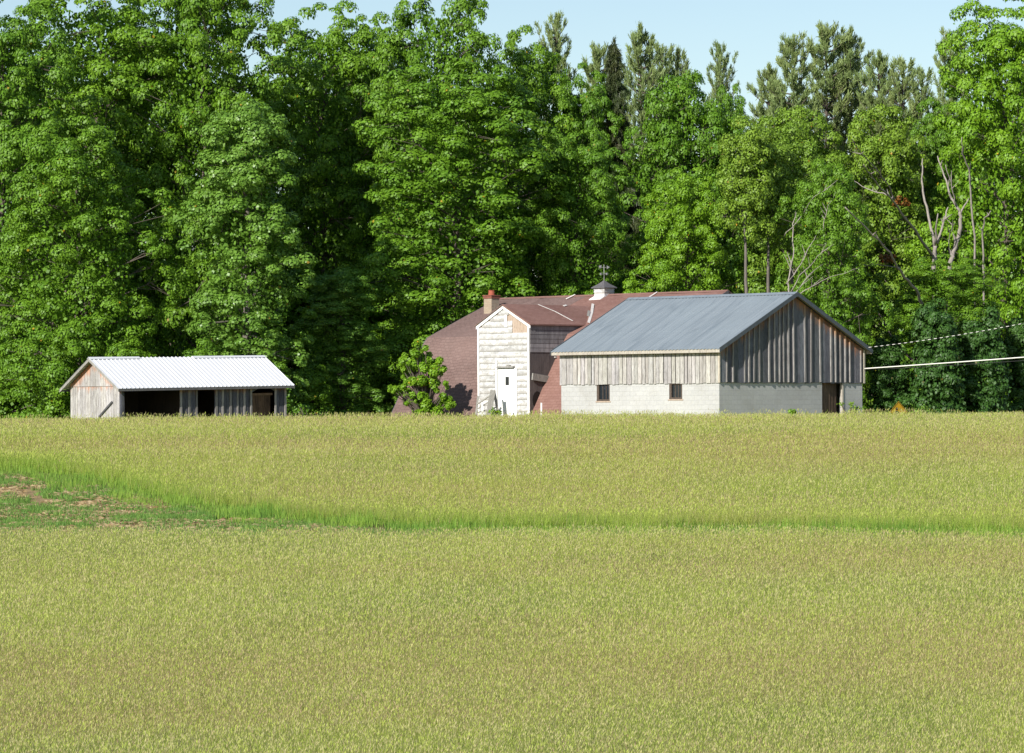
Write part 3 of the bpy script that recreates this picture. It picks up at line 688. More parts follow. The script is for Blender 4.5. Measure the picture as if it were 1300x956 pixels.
mb.box((-.07, px_y1 - .02, zp0 + .25), (-.052, px_y1 + .12, zp1 + .02))
mb.build('white_trim', M['white_paint'], b2)
# wing side wall (right) - horizontal siding over tar paper
mb = MB(); xw = 4.6; z = zw - 1.35
while z < zw - .02:
    z1_ = min(z + .21, zw - .01); t = rnd.uniform(.7, 1.25); mb.box((.0, -.045, z), (xw, -.022, z1_ - .02), (t, t, t * 1.05, 9)); z += .21
mb.build('side_siding', M['side_board'], b2)
mb = MB(); mb.box((.0, -.018, 0), (xw, .02, zw - .01)); mb.box((0, WW - .02, 0), (xw, WW, zw - .01)); mb.build('side_wall', M['tar'], b2)
mb = MB()
Mx = Matrix.Translation((.05, -.10, f2.z(0, 0, 478) - base2)) @ Matrix.Rotation(R(7), 4, 'Y'); mb.box((0, -.03, -.16), (1.35, .04, .16), M=Mx)
mb.build('loose_board', M['old_board'], b2); mb = MB()
Mx = Matrix.Translation((.3, -.05, f2.z(0, 0, 449.5) - base2)) @ Matrix.Rotation(R(6), 4, 'Y'); mb.box((1.3, -.06, -.03), (2.2, .02, .03), (1.5, 1.5, 1.5, 9), M=Mx)
mb.build('loose_board', M['old_board'], b2)
mb = MB(); hz = f2.z(.5, 0, 508) - base2
pl = [(.45 + .32 * math.cos(t), hz + .42 * math.sin(t)) for t in [i * math.pi / 6 for i in range(12)]]
mb.prism(pl, 1, -.03, -.021); mb.build('hole_shade_patch', M['black'], b2)  # flat black patch stands in for the shade inside a hole
# wing roof
def wing_plane(sg):
    mb = MB(); e = .16; y_e = WW / 2 + sg * (WW / 2 + e); z_e = zw - pw * e + .06; zr_ = zwa + .06; xs_ = np.linspace(-.14, 1, 2)
    def hit(zz):       # x where the main roof has height zz
        P_ = main_prof(); return float(np.interp(zz, [p[1] for p in P_], [p[0] for p in P_])) + .12
    A, B = (-.14, WW / 2, zr_), (-.14, y_e, z_e); C, D = (hit(z_e), y_e, z_e), (min(hit(zr_), xr + .3), WW / 2, zr_)
    vs = [A, B, C, D]; vs += [(p[0], p[1], p[2] - .07) for p in vs]
    mb.add(vs, [(0,1,2,3),(7,6,5,4),(0,4,5,1),(1,5,6,2),(2,6,7,3),(3,7,4,0)])
    return mb, (A, B, C, D)
mbw, qR = wing_plane(-1); uv_m(mbw.build('wing_roof', M['shingle_red'], b2))
mbw, qL = wing_plane(1); uv_m(mbw.build('wing_roof', M['shingle'], b2))
# pale flashing strips: torn strip down the wing roof and valley
def strip(pts, wd, name='flashing', mat='flash', lift=.03, th=.015):
    mb = MB(); pts = [Vector(p) for p in pts]
    up = Vector((0, -.4, .9)).normalized()
    for a_, b_ in zip(pts[:-1], pts[1:]):
        d = (b_ - a_).normalized(); s_ = d.cross(up).normalized() * wd / 2; l = up * lift
        v = [a_ + s_ + l, b_ + s_ + l, b_ - s_ + l, a_ - s_ + l]; v += [p - up * th for p in v]
        mb.add(v, [(0,1,2,3),(7,6,5,4),(0,4,5,1),(1,5,6,2),(2,6,7,3),(3,7,4,0)])
    return mb.build(name, M[mat], b2)
A, B, C, D = [Vector(p) for p in qR]
def onR(s, t): return A.lerp(D, s).lerp(B.lerp(C, s), t)
def wing_at(px, py):      # point of the right wing slope that shows at a photo position
    best = None
    for s_ in np.linspace(0, 1, 120):
        for t_ in np.linspace(0, 1, 60):
            p = A.lerp(D, s_).lerp(B.lerp(C, s_), t_); X, Y = f2.w(p.x, p.y); qx = CX + F * X / Y; qy = HY - F * (p.z + base2) / Y - (qx - CX) * ROLL
            e = (qx - px) ** 2 + (qy - py) ** 2
            if best is None or e < best[0]: best = (e, p)
    return best[1]
strip([wing_at(683, 385), wing_at(705, 396), wing_at(727.5, 408)], .07)
strip([wing_at(716, 389), wing_at(720, 384)], .10)
strip([D + Vector((-.1, -.02, .03)), D.lerp(C, .45) + Vector((0, -.03, .04)), C + Vector((0, -.05, .03))], .13, lift=.09)
strip([D.lerp(C, .45) + Vector((-.16, .0, .10)), D.lerp(C, .70) + Vector((-.12, 0, .07))], .12, mat='old_board', lift=.09)
yv = f2.sy(xr - .7, 823); strip([(xr - .05, yv, zr + .03), (xr - .9, yv - .1, main_z(xr - .9) + .05)], .05)
yv = f2.sy(xr - .1, 729); strip([(xr - .02, yv, zr + .05), (xr - .55, yv + .1, main_z(xr - .55) + .05)], .06)
# door
mb = MB(); mb.box((-.085, dy0, .25), (-.03, dy1, dzt)); dr = mb.build('door', M['white_paint'], b2)
wy0, wy1 = f2.sy(0, 647.8), f2.sy(0, 643.4); wz0, wz1 = f2.z(0, 1, 489) - base2, f2.z(0, 1, 478.2) - base2
mb = MB(); mb.box((-.092, wy0, wz0), (-.087, wy1, wz1)); mb.build('pane', M['glass'], dr)
mb = MB(); mb.tube([(-.10, dy0 + .09, 1.35), (-.15, dy0 + .09, 1.35)], .03, 8); mb.build('handle', M['iron'], dr)
mb = MB(); mb.box((-.056, dy1 - .002, .25), (-.051, dy1 + .06, dzt)); mb.build('door_gap_shade', M['gap_shade'], b2)  # dark strip painted in for the shade of the gap beside the door
mb = MB(); mb.box((-.09, dy1 + .04, .25), (-.058, dy1 + .15, dzt + .42)); mb.box((-.09, dy0 - .10, .25), (-.052, dy0 - .003, dzt)); mb.build('door_frame', M['white_paint'], b2)
mb = MB(); mb.box((-.20, dy0 + .04, dzt + .02), (-.052, dy1 - .02, dzt + .10)); mb.box((-.16, dy0 + .3, dzt + .101), (-.08, dy0 + .5, dzt + .17)); mb.build('lintel', M['old_board'], b2)
# chimney
cxl = f2.sx(0, 700); cy = None
for t in np.linspace(xk, xr, 60):
    yy = f2.sy(t, 624.5); X, Y = f2.w(t, yy)
    if zat(624.5, 396, Y) - base2 <= main_z(t): cxl, cy = float(t), yy; break
hw_ = .27; zc0 = main_z(cxl) - .4; X, Y = f2.w(cxl, cy); zct = zat(624, 376, Y) - base2
mb = MB(); mb.box((cxl - hw_, cy - hw_, zc0), (cxl + hw_, cy + hw_, zct - .12)); ch_ = uv_m(mb.build('chimney', M['chimney_brick'], b2))
mb = MB(); mb.box((cxl - hw_ - .03, cy - hw_ - .03, zct - .12), (cxl + hw_ + .03, cy + hw_ + .03, zct)); mb.box((cxl - hw_ - .05, cy - hw_ - .05, zct), (cxl + hw_ + .05, cy + hw_ + .05, zct + .05)); uv_m(mb.build('chimney_cap', M['red_brick'], ch_))
mb = MB(); mb.tube([(cxl, cy, zct + .04), (cxl, cy, zct + .25), (cxl, cy, zct + .30)], [.17, .15, .17], 12); mb.build('chimney_pot', M['terracotta'], ch_)
# cupola
yc = f2.sy(xr, 767.5); X, Y = f2.w(xr, yc); k = Y / F; hc = .34
zce = zat(768, 364.5, Y) - base2; zca = zat(768, 355.5, Y) - base2; zvt = zat(768, 336, Y) - base2
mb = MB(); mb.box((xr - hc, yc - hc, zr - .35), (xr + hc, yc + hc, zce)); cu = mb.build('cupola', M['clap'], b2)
mb = MB()
for i in range(4):
    zz = zr + .12 + i * .11
    if zz < zce - .05: mb.box((xr - hc - .02, yc - hc - .02, zz), (xr + hc + .02, yc + hc + .02, zz + .045))
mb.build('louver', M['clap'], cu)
mb = MB()
vs = [(xr - hc - .015, yc - hc, zr - .06), (xr - hc - .015, yc + hc, zr - .06), (xr - hc - .30, yc + hc + .08, main_z(xr - hc - .30) + .03), (xr - hc - .30, yc - hc - .0, main_z(xr - hc - .30) + .03)]
vs += [(p[0] + .02, p[1], p[2] - .05) for p in vs]; mb.add(vs, [(0,1,2,3),(7,6,5,4),(0,4,5,1),(1,5,6,2),(2,6,7,3),(3,7,4,0)]); mb.build('skirt', M['white_paint'], cu)
mb = MB(); e = hc + .11; ap = (xr, yc, zca)
for q in range(4):
    pass
lo = [(xr - e, yc - e, zce - .02), (xr + e, yc - e, zce - .02), (xr + e, yc + e, zce - .02), (xr - e, yc + e, zce - .02)]
mid = [(xr + (p[0] - xr) * .5, yc + (p[1] - yc) * .5, zce + (zca - zce) * .40) for p in lo]
mb.add(lo + mid + [ap] + [(p[0], p[1], p[2] - .04) for p in lo], [(0,1,5,4),(1,2,6,5),(2,3,7,6),(3,0,4,7),(4,5,8),(5,6,8),(6,7,8),(7,4,8),(9,10,1,0),(10,11,2,1),(11,12,3,2),(12,9,0,3),(12,11,10,9)])
mb.build('cupola_roof', M['slate'], cu)
mb = MB(); mb.tube([(xr, yc, zca - .05), (xr, yc, zvt)], .018, 6)
zm = zca + (zvt - zca) * .40
for d in ((.2, 0), (0, .2)): mb.tube([(xr - d[0], yc - d[1], zm), (xr + d[0], yc + d[1], zm)], .014, 5)
for d in ((.2, 0), (0, .2), (-.2, 0), (0, -.2)): mb.box((xr + d[0] - .04, yc + d[1] - .04, zm - .05), (xr + d[0] + .04, yc + d[1] + .04, zm + .05))
zb_ = zvt - .13; mb.tube([(xr - .18, yc + .18, zb_), (xr + .18, yc - .18, zb_)], .013, 5)
mb.prism([(yc - .28, zb_), (yc - .08, zb_ + .09), (yc - .12, zb_), (yc - .08, zb_ - .09)], 0, xr + .10, xr + .13); mb.prism([(yc + .06, zb_ + .11), (yc + .24, zb_ + .08), (yc + .2, zb_ - .06), (yc + .08, zb_ - .03)], 0, xr - .12, xr - .09)
mb.build('weather_vane', M['iron'], cu)

# ------------------------------------------------------------------ planks beside the white wing
def plank(p0, p1, wd, th, label, mat='old_board', roll=0.):
    p0, p1 = Vector(p0), Vector(p1); d = p1 - p0; ln = d.length; mb = MB()
    t = rnd.uniform(.8, 1.2); mb.box((-wd / 2, -th / 2, 0), (wd / 2, th / 2, ln), (t, t, t * .97, 9))
    o = mb.build('old_plank', M[mat]); q = d.to_track_quat('Z', 'Y'); o.rotation_euler = (q.to_matrix() @ Matrix.Rotation(roll, 3, 'Z')).to_euler(); o.location = p0
    return tag(o, label, 'plank', 'old boards heaped beside the white door')
def pw_(px, py, dd=0):  Y = D2 + 1.2 + dd; return at(px, py, Y)
plank(pw_(619, 530, -1.6), pw_(626, 495.5, -.9), .26, .04, 'widest weathered plank standing tallest in the heap by the white door', roll=.3)
plank(pw_(633, 530, -1.2), pw_(627.5, 497, -.6), .12, .04, 'narrow plank leaning from the white door towards the tall plank', roll=.2)
plank(pw_(604, 527, -.9), pw_(607, 503, -.4), .09, .07, 'upright post at the left end of the plank heap', roll=.1)
plank(pw_(606, 513, -.6), pw_(622, 502, -.8), .14, .05, 'upper sloping plank of the heap beside the white wall')
plank(pw_(606, 519, -.7), pw_(621, 510, -.8), .14, .05, 'middle sloping plank of the heap beside the white wall')
plank(pw_(605, 524, -.8), pw_(630, 517, -.8), .12, .05, 'lowest plank of the heap, nearly flat above the grass')
plank(pw_(612.5, 528, -1.0), pw_(612, 511, -.9), .08, .05, 'short pale upright stick in the middle of the plank heap', mat='white_paint')
pt = at(687, 530, 163.5); mb = MB(); mb.box((-.035, -.035, -.6), (.035, .035, zat(687, 512, 163.5) - pt.z)); mb.box((-.045, -.045, zat(687, 512, 163.5) - pt.z), (.045, .045, zat(687, 512, 163.5) - pt.z + .02))
o = mb.build('white_stake', M['white_paint']); o.location = pt; tag(o, 'short white stake in the grass before the brown shingled slope', 'stake')

# ------------------------------------------------------------------ warning sign
Ys = 158.0; ctr = at(1140.5, 523.5, Ys); ctr.z = zat(1140.5, 523.5, Ys)
sg_ = empty('warning_sign', (ctr.x, ctr.y, gz(ctr.x, ctr.y) - .1), R(28), 'yellow diamond warning sign with black symbol, half sunk in the grass right of the barn', 'road sign')
zc = ctr.z - sg_.location.z; hd = .50
mb = MB(); dm = [(0, hd), (hd, 0), (0, -hd), (-hd, 0)]; 
def dia(s_): return [(x * s_, zc + z * s_) for x, z in dm]
mb.prism(dia(1), 1, -.012, 0); mb.build('sign_plate', M['yellow'], sg_)
mb = MB(); o_, i_ = dia(.95), dia(.89)
for j in range(4): 
    a_, b_ = j, (j + 1) % 4; mb.prism([o_[a_], o_[b_], i_[b_], i_[a_]], 1, -.016, -.0125)
mb.build('border', M['black'], sg_)
mb = MB(); hx, hz_ = -.10, zc + .16
mb.prism([(hx + .065 * math.cos(t), hz_ + .065 * math.sin(t)) for t in [i * math.pi / 5 for i in range(10)]], 1, -.016, -.0125)
mb.prism([(hx - .07, hz_ - .09), (hx + .06, hz_ - .08), (hx + .13, hz_ - .2), (hx + .07, hz_ - .24), (hx + .06, hz_ - .4), (hx - .08, hz_ - .4)], 1, -.016, -.0125)
mb.prism([(.10, zc - .02), (.22, zc + .0), (.25, zc - .12), (.12, zc - .16)], 1, -.016, -.0125)
mb.build('symbol', M['black'], sg_)
mb = MB(); mb.box((-.03, .002, 0), (.03, .045, zc + .1)); mb.build('post', M['iron'], sg_)

# ------------------------------------------------------------------ cables and pole
XP, YP = 27.0, 152.0; pz = gz(XP, YP)
up = empty('utility_pole', (XP, YP, pz - .2), 0, 'brown wooden utility pole that carries the cables right of the barn', 'pole')
mb = MB(); mb.tube([(0, 0, 0), (0, 0, 9)], [.16, .11], 12); mb.build('post', M['bark'], up)
mb = MB(); mb.box((-.9, -.06, 8.2), (.9, .06, 8.34)); mb.build('crossarm', M['bark'], up)
def cable(p0, p1, sag, r, mat, label, n=60, alt=None):
    p0, p1 = Vector(p0), Vector(p1); pts = [p0.lerp(p1, i / n) - Vector((0, 0, sag * 4 * (i / n) * (1 - i / n))) for i in range(n + 1)]
    mb = MB()
    if alt is None: mb.tube(pts, r, 8); o = mb.build('cable', M[mat], smooth=True)
    else:
        for i in range(n): mb.tube(pts[i:i+2], r, 8, mi=(i % 2))
        o = mb.build('cable', [M[mat], M['black']], smooth=True)
    return tag(o, label, 'cable')
cw = Vector((*f1.w(W1 + .1, -.05), 0))
def to_pole(px1, py1, px2, py2, Y1):        # line through two photo points, carried on to the pole
    X1 = (px1 - CX) / F * Y1; p = at(px1, py1, Y1); pxp = CX + F * XP / YP; pyp = py1 + (py2 - py1) * (pxp - px1) / (px2 - px1)
    return p, at(pxp, pyp, YP)
p0, p1 = to_pole(1097.5, 468, 1300, 453, 156.4); cable(p0, p1 , .02, .026, 'cable_white', 'thick pale cable running level from the barn wall to the right')
p0, p1 = to_pole(1097.5, 469.8, 1300, 456, 156.5); cable(p0, p1, .06, .014, 'black', 'thin dark cable hanging just under the thick pale one')
p0, p1 = to_pole(1103, 441, 1290, 406, 156.4); cable(p0, p1, .22, .014, 'cable_white', 'twisted black and white cable rising from the barn eave to the right', 90, True)

# ------------------------------------------------------------------ foliage
def leaf_quads(c, n, size, asp=.8):
    """c centres, n normals -> quads"""
    k = len(c); n = n / (np.linalg.norm(n, axis=1)[:, None] + 1e-9)
    r = rng.normal(size=(k, 3)); t = np.cross(n, r); t /= (np.linalg.norm(t, axis=1)[:, None] + 1e-9); b = np.cross(n, t)
    s = size[:, None] * .5; V = np.zeros((k, 4, 3))
    V[:, 0] = c - t * s; V[:, 1] = c - b * s * asp + n * s * .12; V[:, 2] = c + t * s; V[:, 3] = c + b * s * asp + n * s * .12
    return V.reshape(-1, 3)
def leaf_cols(k, tuft_id=None, warm=.012, amp=.35):
    C = np.ones((k, 4, 4)); br = 1 - amp / 2 + amp * rng.random(k); C[:, :, :3] = br[:, None, None]
    w_ = rng.random(k) < warm; C[w_, :, 0] *= 2.6; C[w_, :, 1] *= .9
    al = rng.random(k) * .55
    if tuft_id is not None: tr = rng.random(tuft_id.max() + 1); al = al + tr[tuft_id] * .45
    C[:, :, 3] = al[:, None]; return C.reshape(-1, 4)
def sph(n):
    v = rng.normal(size=(n, 3)); return v / np.linalg.norm(v, axis=1)[:, None]
def crown_kind(name, H, Rr, z0, lobes, tufts, leaves, lsize, tr=(.45, .85), power=2.2, centre=.45, mat='maple', droop=.0, inner=1500, jitter=.26, flat=.75, trunk_r=.28, bark='bark', warm=.003, lobe_r=(1.2, 2.3)):
    """leaf crown built from boughs (lobes) that carry tufts of leaves, plus trunk and limbs"""
    zc_ = np.zeros(lobes); t = (np.arange(lobes) + rng.random(lobes)) / lobes; t = t ** .76
    zz = z0 + (H - z0) * t * .97
    def env(tt): return Rr * np.clip(1 - np.abs((tt - centre) / (np.where(tt > centre, 1.02 - centre, centre + .22))) ** power, 0.06, 1) ** .42
    ang = np.arange(lobes) * 2.39996 + rng.normal(0, .4, lobes)
    rad = env(t) * (1 - jitter * 1.6 * rng.random(lobes)) - 1.05
    for _ in range(7):       # deep recesses between the boughs
        ca, cz, cr = rng.random() * 6.283, z0 + (H - z0) * rng.uniform(.1, .85), rng.uniform(1.3, 2.4)
        da = np.abs((ang - ca + np.pi) % (2 * np.pi) - np.pi) * np.maximum(rad, .5); k_ = np.exp(-((da / cr) ** 2 + ((zz - cz) / cr) ** 2)); rad = rad * (1 - .65 * k_)
    rad = np.maximum(rad, .15)
    L0 = np.stack([np.cos(ang) * rad, np.sin(ang) * rad, zz], 1)
    LR = rng.uniform(lobe_r[0], lobe_r[1], lobes) * np.where(t > .93, .8, 1)
    cs = []; out_ = []
    for i in range(lobes):
        n_ = int(tufts * (LR[i] / lobe_r[1]) ** 2) + 2; d = sph(n_ * 2); o_ = np.array([np.cos(ang[i]), np.sin(ang[i]), .35])
        sc = d @ o_; d = d[np.argsort(-sc)][:n_]
        p = L0[i] + d * LR[i] * np.array([1, 1, flat]) * rng.uniform(.8, 1.08, (n_, 1)); cs.append(p); out_.append(d)
    T = np.concatenate(cs); D_ = np.concatenate(out_); nt_ = len(T)
    TR = rng.uniform(tr[0], tr[1], nt_)
    cnt = (leaves * (TR / tr[1]) ** 1.6).astype(int); tid = np.repeat(np.arange(nt_), cnt); k = len(tid)
    d = sph(k); o_ = D_[tid] * .8 + np.array([0, 0, .55]); flip = (d * o_).sum(1) < -.25; d[flip] *= -1
    rr = TR[tid] * rng.uniform(.70, 1.03, k)
    c = T[tid] + d * rr[:, None] * np.array([1, 1, .62]); c[:, 2] -= droop * (d[:, 0] ** 2 + d[:, 1] ** 2) * TR[tid]
    nn = d * 1.1 + np.array([0, 0, .3]) + rng.normal(0, .28, (k, 3))
    V1 = leaf_quads(c, nn, rng.uniform(lsize * .7, lsize * 1.35, k)); C1 = leaf_cols(k, tid, warm)
    # sparse inner foliage
    ti = rng.random(inner); ai = rng.random(inner) * 6.283; ri = np.sqrt(rng.random(inner)) * env(ti) * .60
    ci = np.stack([np.cos(ai) * ri, np.sin(ai) * ri, z0 + (H - z0) * ti * .93], 1)
    V2 = leaf_quads(ci, rng.normal(size=(inner, 3)), rng.uniform(.16, .27, inner)); C2 = leaf_cols(inner, None, 0)
    V = np.concatenate([V1, V2]); V[:, 2] = np.maximum(V[:, 2], .05)
    co = np_mesh('crown', V, None, 4, np.concatenate([C1, C2]), [M[mat]]); crown = co.data
    bpy.data.objects.remove(co)
    # trunk + limbs
    mb = MB(); n_ = 9; wob = [(rng.normal(0, .12) * i / n_ * 2, rng.normal(0, .12) * i / n_ * 2) for i in range(n_ + 1)]
    pts = [(wob[i][0], wob[i][1], H * .92 * i / n_) for i in range(n_ + 1)]
    mb.tube(pts, [trunk_r * (1.25 if i == 0 else 1) * (1 - .88 * i / n_) + .02 for i in range(n_ + 1)], 10)
    for i in range(0, lobes):
        e = Vector(L0[i]); z_s = max(.8, e.z - (.35 + .6 * math.hypot(e.x, e.y) * .6)); f_ = z_s / (H * .92)
        if f_ >= .97: continue
        kx = np.interp(f_ * n_, range(n_ + 1), [p[0] for p in pts]); ky = np.interp(f_ * n_, range(n_ + 1), [p[1] for p in pts])
        s_ = Vector((kx, ky, z_s)); m_ = s_.lerp(e, .5) + Vector((rnd.uniform(-.2, .2), rnd.uniform(-.2, .2), rnd.uniform(-.1, .35)))
        r0 = trunk_r * (1 - .85 * f_) * .45; mb.tube([s_, m_, e], [r0, r0 * .6, r0 * .25], 5, cap=False)
        for j in range(4):
            d_ = Vector(cs[i][rnd.randrange(len(cs[i]))]); mb.tube([m_.lerp(e, rnd.uniform(.3, 1)), d_], [r0 * .3, .012], 4, cap=False)
    to = mb.build('trunk', M[bark]); trunk = to.data; bpy.data.objects.remove(to)
    for p_ in trunk.polygons: p_.use_smooth = True
    return dict(H=H, R=Rr, crown=crown, trunk=trunk, name=name)
K = {}
K['A'] = crown_kind('maple_tree', 20, 5.2, 1.0, 64, 9, 300, .145, centre=.50, power=2.8, inner=14000)
K['B'] = crown_kind('maple_tree', 20, 4.6, 0.8, 58, 9, 300, .145, centre=.60, power=3.2, inner=14000, jitter=.22)
K['C'] = crown_kind('maple_tree', 16, 5.6, 0.6, 54, 10, 270, .14, centre=.4, mat='bright', inner=12000)
K['D'] = crown_kind('poplar_tree', 18, 3.4, 0.6, 50, 9, 230, .16, tr=(.4, .75), centre=.4, mat='pale', droop=.15, flat=.9, inner=7000, jitter=.2, bark='bark_grey')
K['E'] = crown_kind('ash_tree', 15, 4.6, 1.5, 56, 9, 210, .13, tr=(.4, .75), centre=.5, mat='olive', inner=7000, jitter=.25)
K['U'] = crown_kind('understory_tree', 6, 3.0, .1, 24, 9, 220, .135, tr=(.35, .65), centre=.35, inner=2200, trunk_r=.12, jitter=.2, lobe_r=(.8, 1.3))
K['V'] = crown_kind('slender_tree', 17, 2.6, 11.5, 26, 8, 170, .14, centre=.5, mat='olive', inner=600, trunk_r=.20, bark='bark_grey')

def conifer(name, H, Rr, whorls, per, upturn, mat, top_open, nlen, tuft_n, step, bark='bark', droop=0, z0=.12, cone=0, ex=.8):
    mb = MB(); cen = []; dirs = []
    mb.tube([(0, 0, 0), (rng.normal(0, .1), rng.normal(0, .1), H * .5), (0, 0, H)], [.30, .17, .02], 8)
    for i in range(whorls * per):
        t = z0 + (1 - z0) * ((i + rnd.random()) / (whorls * per)) ** .85; z = H * t
        if t > .985: continue
        l = (Rr * (1 - t) ** ex + .2) * rnd.uniform(.45, 1.25); a_ = i * 2.39996 + rnd.uniform(-.6, .6)
        P0 = Vector((0, 0, z)); d = Vector((math.cos(a_), math.sin(a_), 0)); uu = upturn * rnd.uniform(.5, 1.4)
        pts = [P0 + d * l * s_ + Vector((0, 0, uu * l * s_ ** 2 - droop * l * s_ * .8 + .1 * s_)) for s_ in (0, .35, .7, 1)]
        mb.tube(pts, [.05, .035, .02, .008], 4, cap=False)
        m_ = max(3, int(l / step))
        for q in range(m_):
            s_ = (.22 if droop else .35) + (.78 if droop else .65) * (q + rnd.random()) / m_; idx_ = min(int(s_ * 3), 2); p = pts[idx_].lerp(pts[idx_ + 1], min(1, s_ * 3 - idx_))
            sd = Vector((-d.y, d.x, 0)) * rnd.uniform(-.38, .38) * l * .6 * (1.3 - s_)
            for _ in range(2):
                f_ = rnd.uniform(.2, 1.2); pp = p + sd * f_ + Vector((rnd.uniform(-.1, .1), rnd.uniform(-.1, .1), (.5 * abs(sd.length) * f_ if not droop else 0) + rnd.uniform(-.05, .18) - droop * abs(sd.length) * .8))
                cen.append(pp); dirs.append((d * .4 + Vector((0, 0, 1.0 if not droop else -.7)) + sd * .4).normalized())
                if not droop and rnd.random() < .35: mb.tube([p, pp], [.012, .006], 3, cap=False)
    for q in range(8): cen.append(Vector((rnd.uniform(-.05, .05), rnd.uniform(-.05, .05), H - q * .12))); dirs.append(Vector((0, 0, 1)))
    cen = np.array([tuple(c) for c in cen]); dirs = np.array([tuple(c) for c in dirs]); n_ = len(cen)
    tid = np.repeat(np.arange(n_), tuft_n); k = len(tid); d = dirs[tid] + rng.normal(0, .42, (k, 3)); d /= np.linalg.norm(d, axis=1)[:, None]
    s = np.cross(d, rng.normal(size=(k, 3))); s /= np.linalg.norm(s, axis=1)[:, None]
    ln = rng.uniform(.6, 1.2, k)[:, None] * nlen; c0 = cen[tid] + rng.normal(0, .05, (k, 3)); wdt = nlen * .13
    V = np.zeros((k, 4, 3)); V[:, 0] = c0 - s * wdt * .5; V[:, 1] = c0 + s * wdt * .5; V[:, 2] = c0 + d * ln + s * wdt * .4; V[:, 3] = c0 + d * ln - s * wdt * .4
    C = leaf_cols(k, tid, 0)
    co = np_mesh('crown', V.reshape(-1, 3), None, 4, C, [M[mat]]); crown = co.data; bpy.data.objects.remove(co)
    if cone:
        pass
    to = mb.build('trunk', M[bark]); trunk = to.data; bpy.data.objects.remove(to)
    return dict(H=H, R=Rr, crown=crown, trunk=trunk, name=name)
K['P'] = conifer('pine_tree', 21, 3.6, 26, 6, .55, 'pine', 0, .34, 14, .24, ex=.45)
K['P2'] = conifer('pine_tree', 21, 2.6, 24, 5, .8, 'pine', 0, .32, 14, .24, ex=.40)
K['S'] = conifer('spruce_tree', 21, 2.8, 48, 8, .12, 'spruce', 0, .26, 20, .16, droop=.55)

def tree(kind, px, Y, top, wpx, label, group=None, mat=None, cat='tree', rz=None, gzoff=-.1):
    k = K[kind]; X = (px - CX) / F * Y; g = gz(X, Y) + gzoff; h = zat(px, top, Y) - g; s = h / k['H']; wr = (wpx / F * Y / 2) / k['R']
    e = empty(k['name'], (X, Y, g), rnd.uniform(0, 6.28) if rz is None else rz, label, cat, group); e.scale = (wr, wr, s)
    for nm in ('trunk', 'crown'):
        o = bpy.data.objects.new(nm, k[nm]); COL.objects.link(o); o.parent = e
        if nm == 'crown' and mat: o.material_slots[0].link = 'OBJECT'; o.material_slots[0].material = M[mat]
    return e
G = 'leafy trees of the wood behind the farm buildings'
T_ = [
 ('A', 5, 186, 12, 215, 'tall maple cut by the left edge of the photo'),
 ('B', 125, 197, -22, 240, 'tall dark maple above the left end of the shed, reaching the upper edge'),
 ('C', 100, 178, 168, 250, 'broad bright maple directly behind the left gable of the shed', 'maple'),
 ('A', 262, 196, -45, 215, 'tallest maple behind the shed roof, its top cut by the upper edge'),
 ('D', 315, 178, 135, 170, 'pale leaved poplar column behind the right end of the shed'),
 ('B', 412, 207, 16, 190, 'round topped maple between the shed and the brown barn, below the small gap of sky'),
 ('D', 436, 184, 345, 120, 'low pale leaved poplar in the dark gap right of the shed'),
 ('A', 578, 190, 92, 280, 'largest maple, broad lit crown directly behind the brown barn and its chimney'),
 ('B', 560, 200, -14, 165, 'tall narrow maple whose top touches the upper edge above the brown barn'),
 ('B', 462, 212, 30, 150, 'maple behind the left flank of the largest maple'),
 ('B', 672, 206, 48, 150, 'dark domed maple right of the tall narrow one, against the sky'),
 ('A', 735, 193, 168, 150, 'maple behind the cupola and weather vane'),
 ('A', 745, 206, 95, 120, 'maple below the single thin pine top'),
 ('E', 868, 203, 108, 180, 'rounded light green tree under the pine tops behind the blue grey roof', 'maple'),
 ('C', 872, 186, 228, 165, 'bright yellow green maple just behind the ridge of the blue grey roof'),
 ('C', 925, 204, 128, 110, 'small dark crowned tree at the notch of sky left of the pines', 'maple'),
 ('E', 1052, 176, 215, 135, 'olive green tree with open crown rising just behind the barn gable', 'maple'),
 ('E', 1010, 205, 150, 200, 'olive green tree with open crown right of the notch of sky'),
 ('E', 1120, 206, 150, 190, 'olive green tree behind the fallen dead limbs'),
 ('C', 1062, 181, 300, 150, 'low bright tree behind the right slope of the barn gable', 'olive'),
 ('A', 1275, 200, 8, 205, 'tall bright maple at the right edge of the photo', 'bright'),
 ('A', 1205, 210, 130, 120, 'maple behind the standing bleached snags'),
 ('A', 1205, 180, 330, 150, 'middling tree wrapped round the lower trunks of the bleached snags'),
 ('E', 1150, 214, 215, 160, 'dim tree deep behind the leaning dead tree', 'maple'),
]
for t in T_:
    tree(t[0], t[1], t[2], t[3], t[4], t[5], G, mat=t[6] if len(t) > 6 else None)
GV = 'slender grey trunks behind the barn roof'
tree('V', 950, 181, 170, 90, 'left slender tree with bare grey trunk above the blue grey roof', GV)
tree('V', 976, 183, 185, 90, 'right slender tree with bare grey trunk above the blue grey roof', GV)
tree('V', 1004, 186, 180, 90, 'slender tree with bare trunk above the barn peak', GV)
GU = 'low understory trees along the edge of the wood'
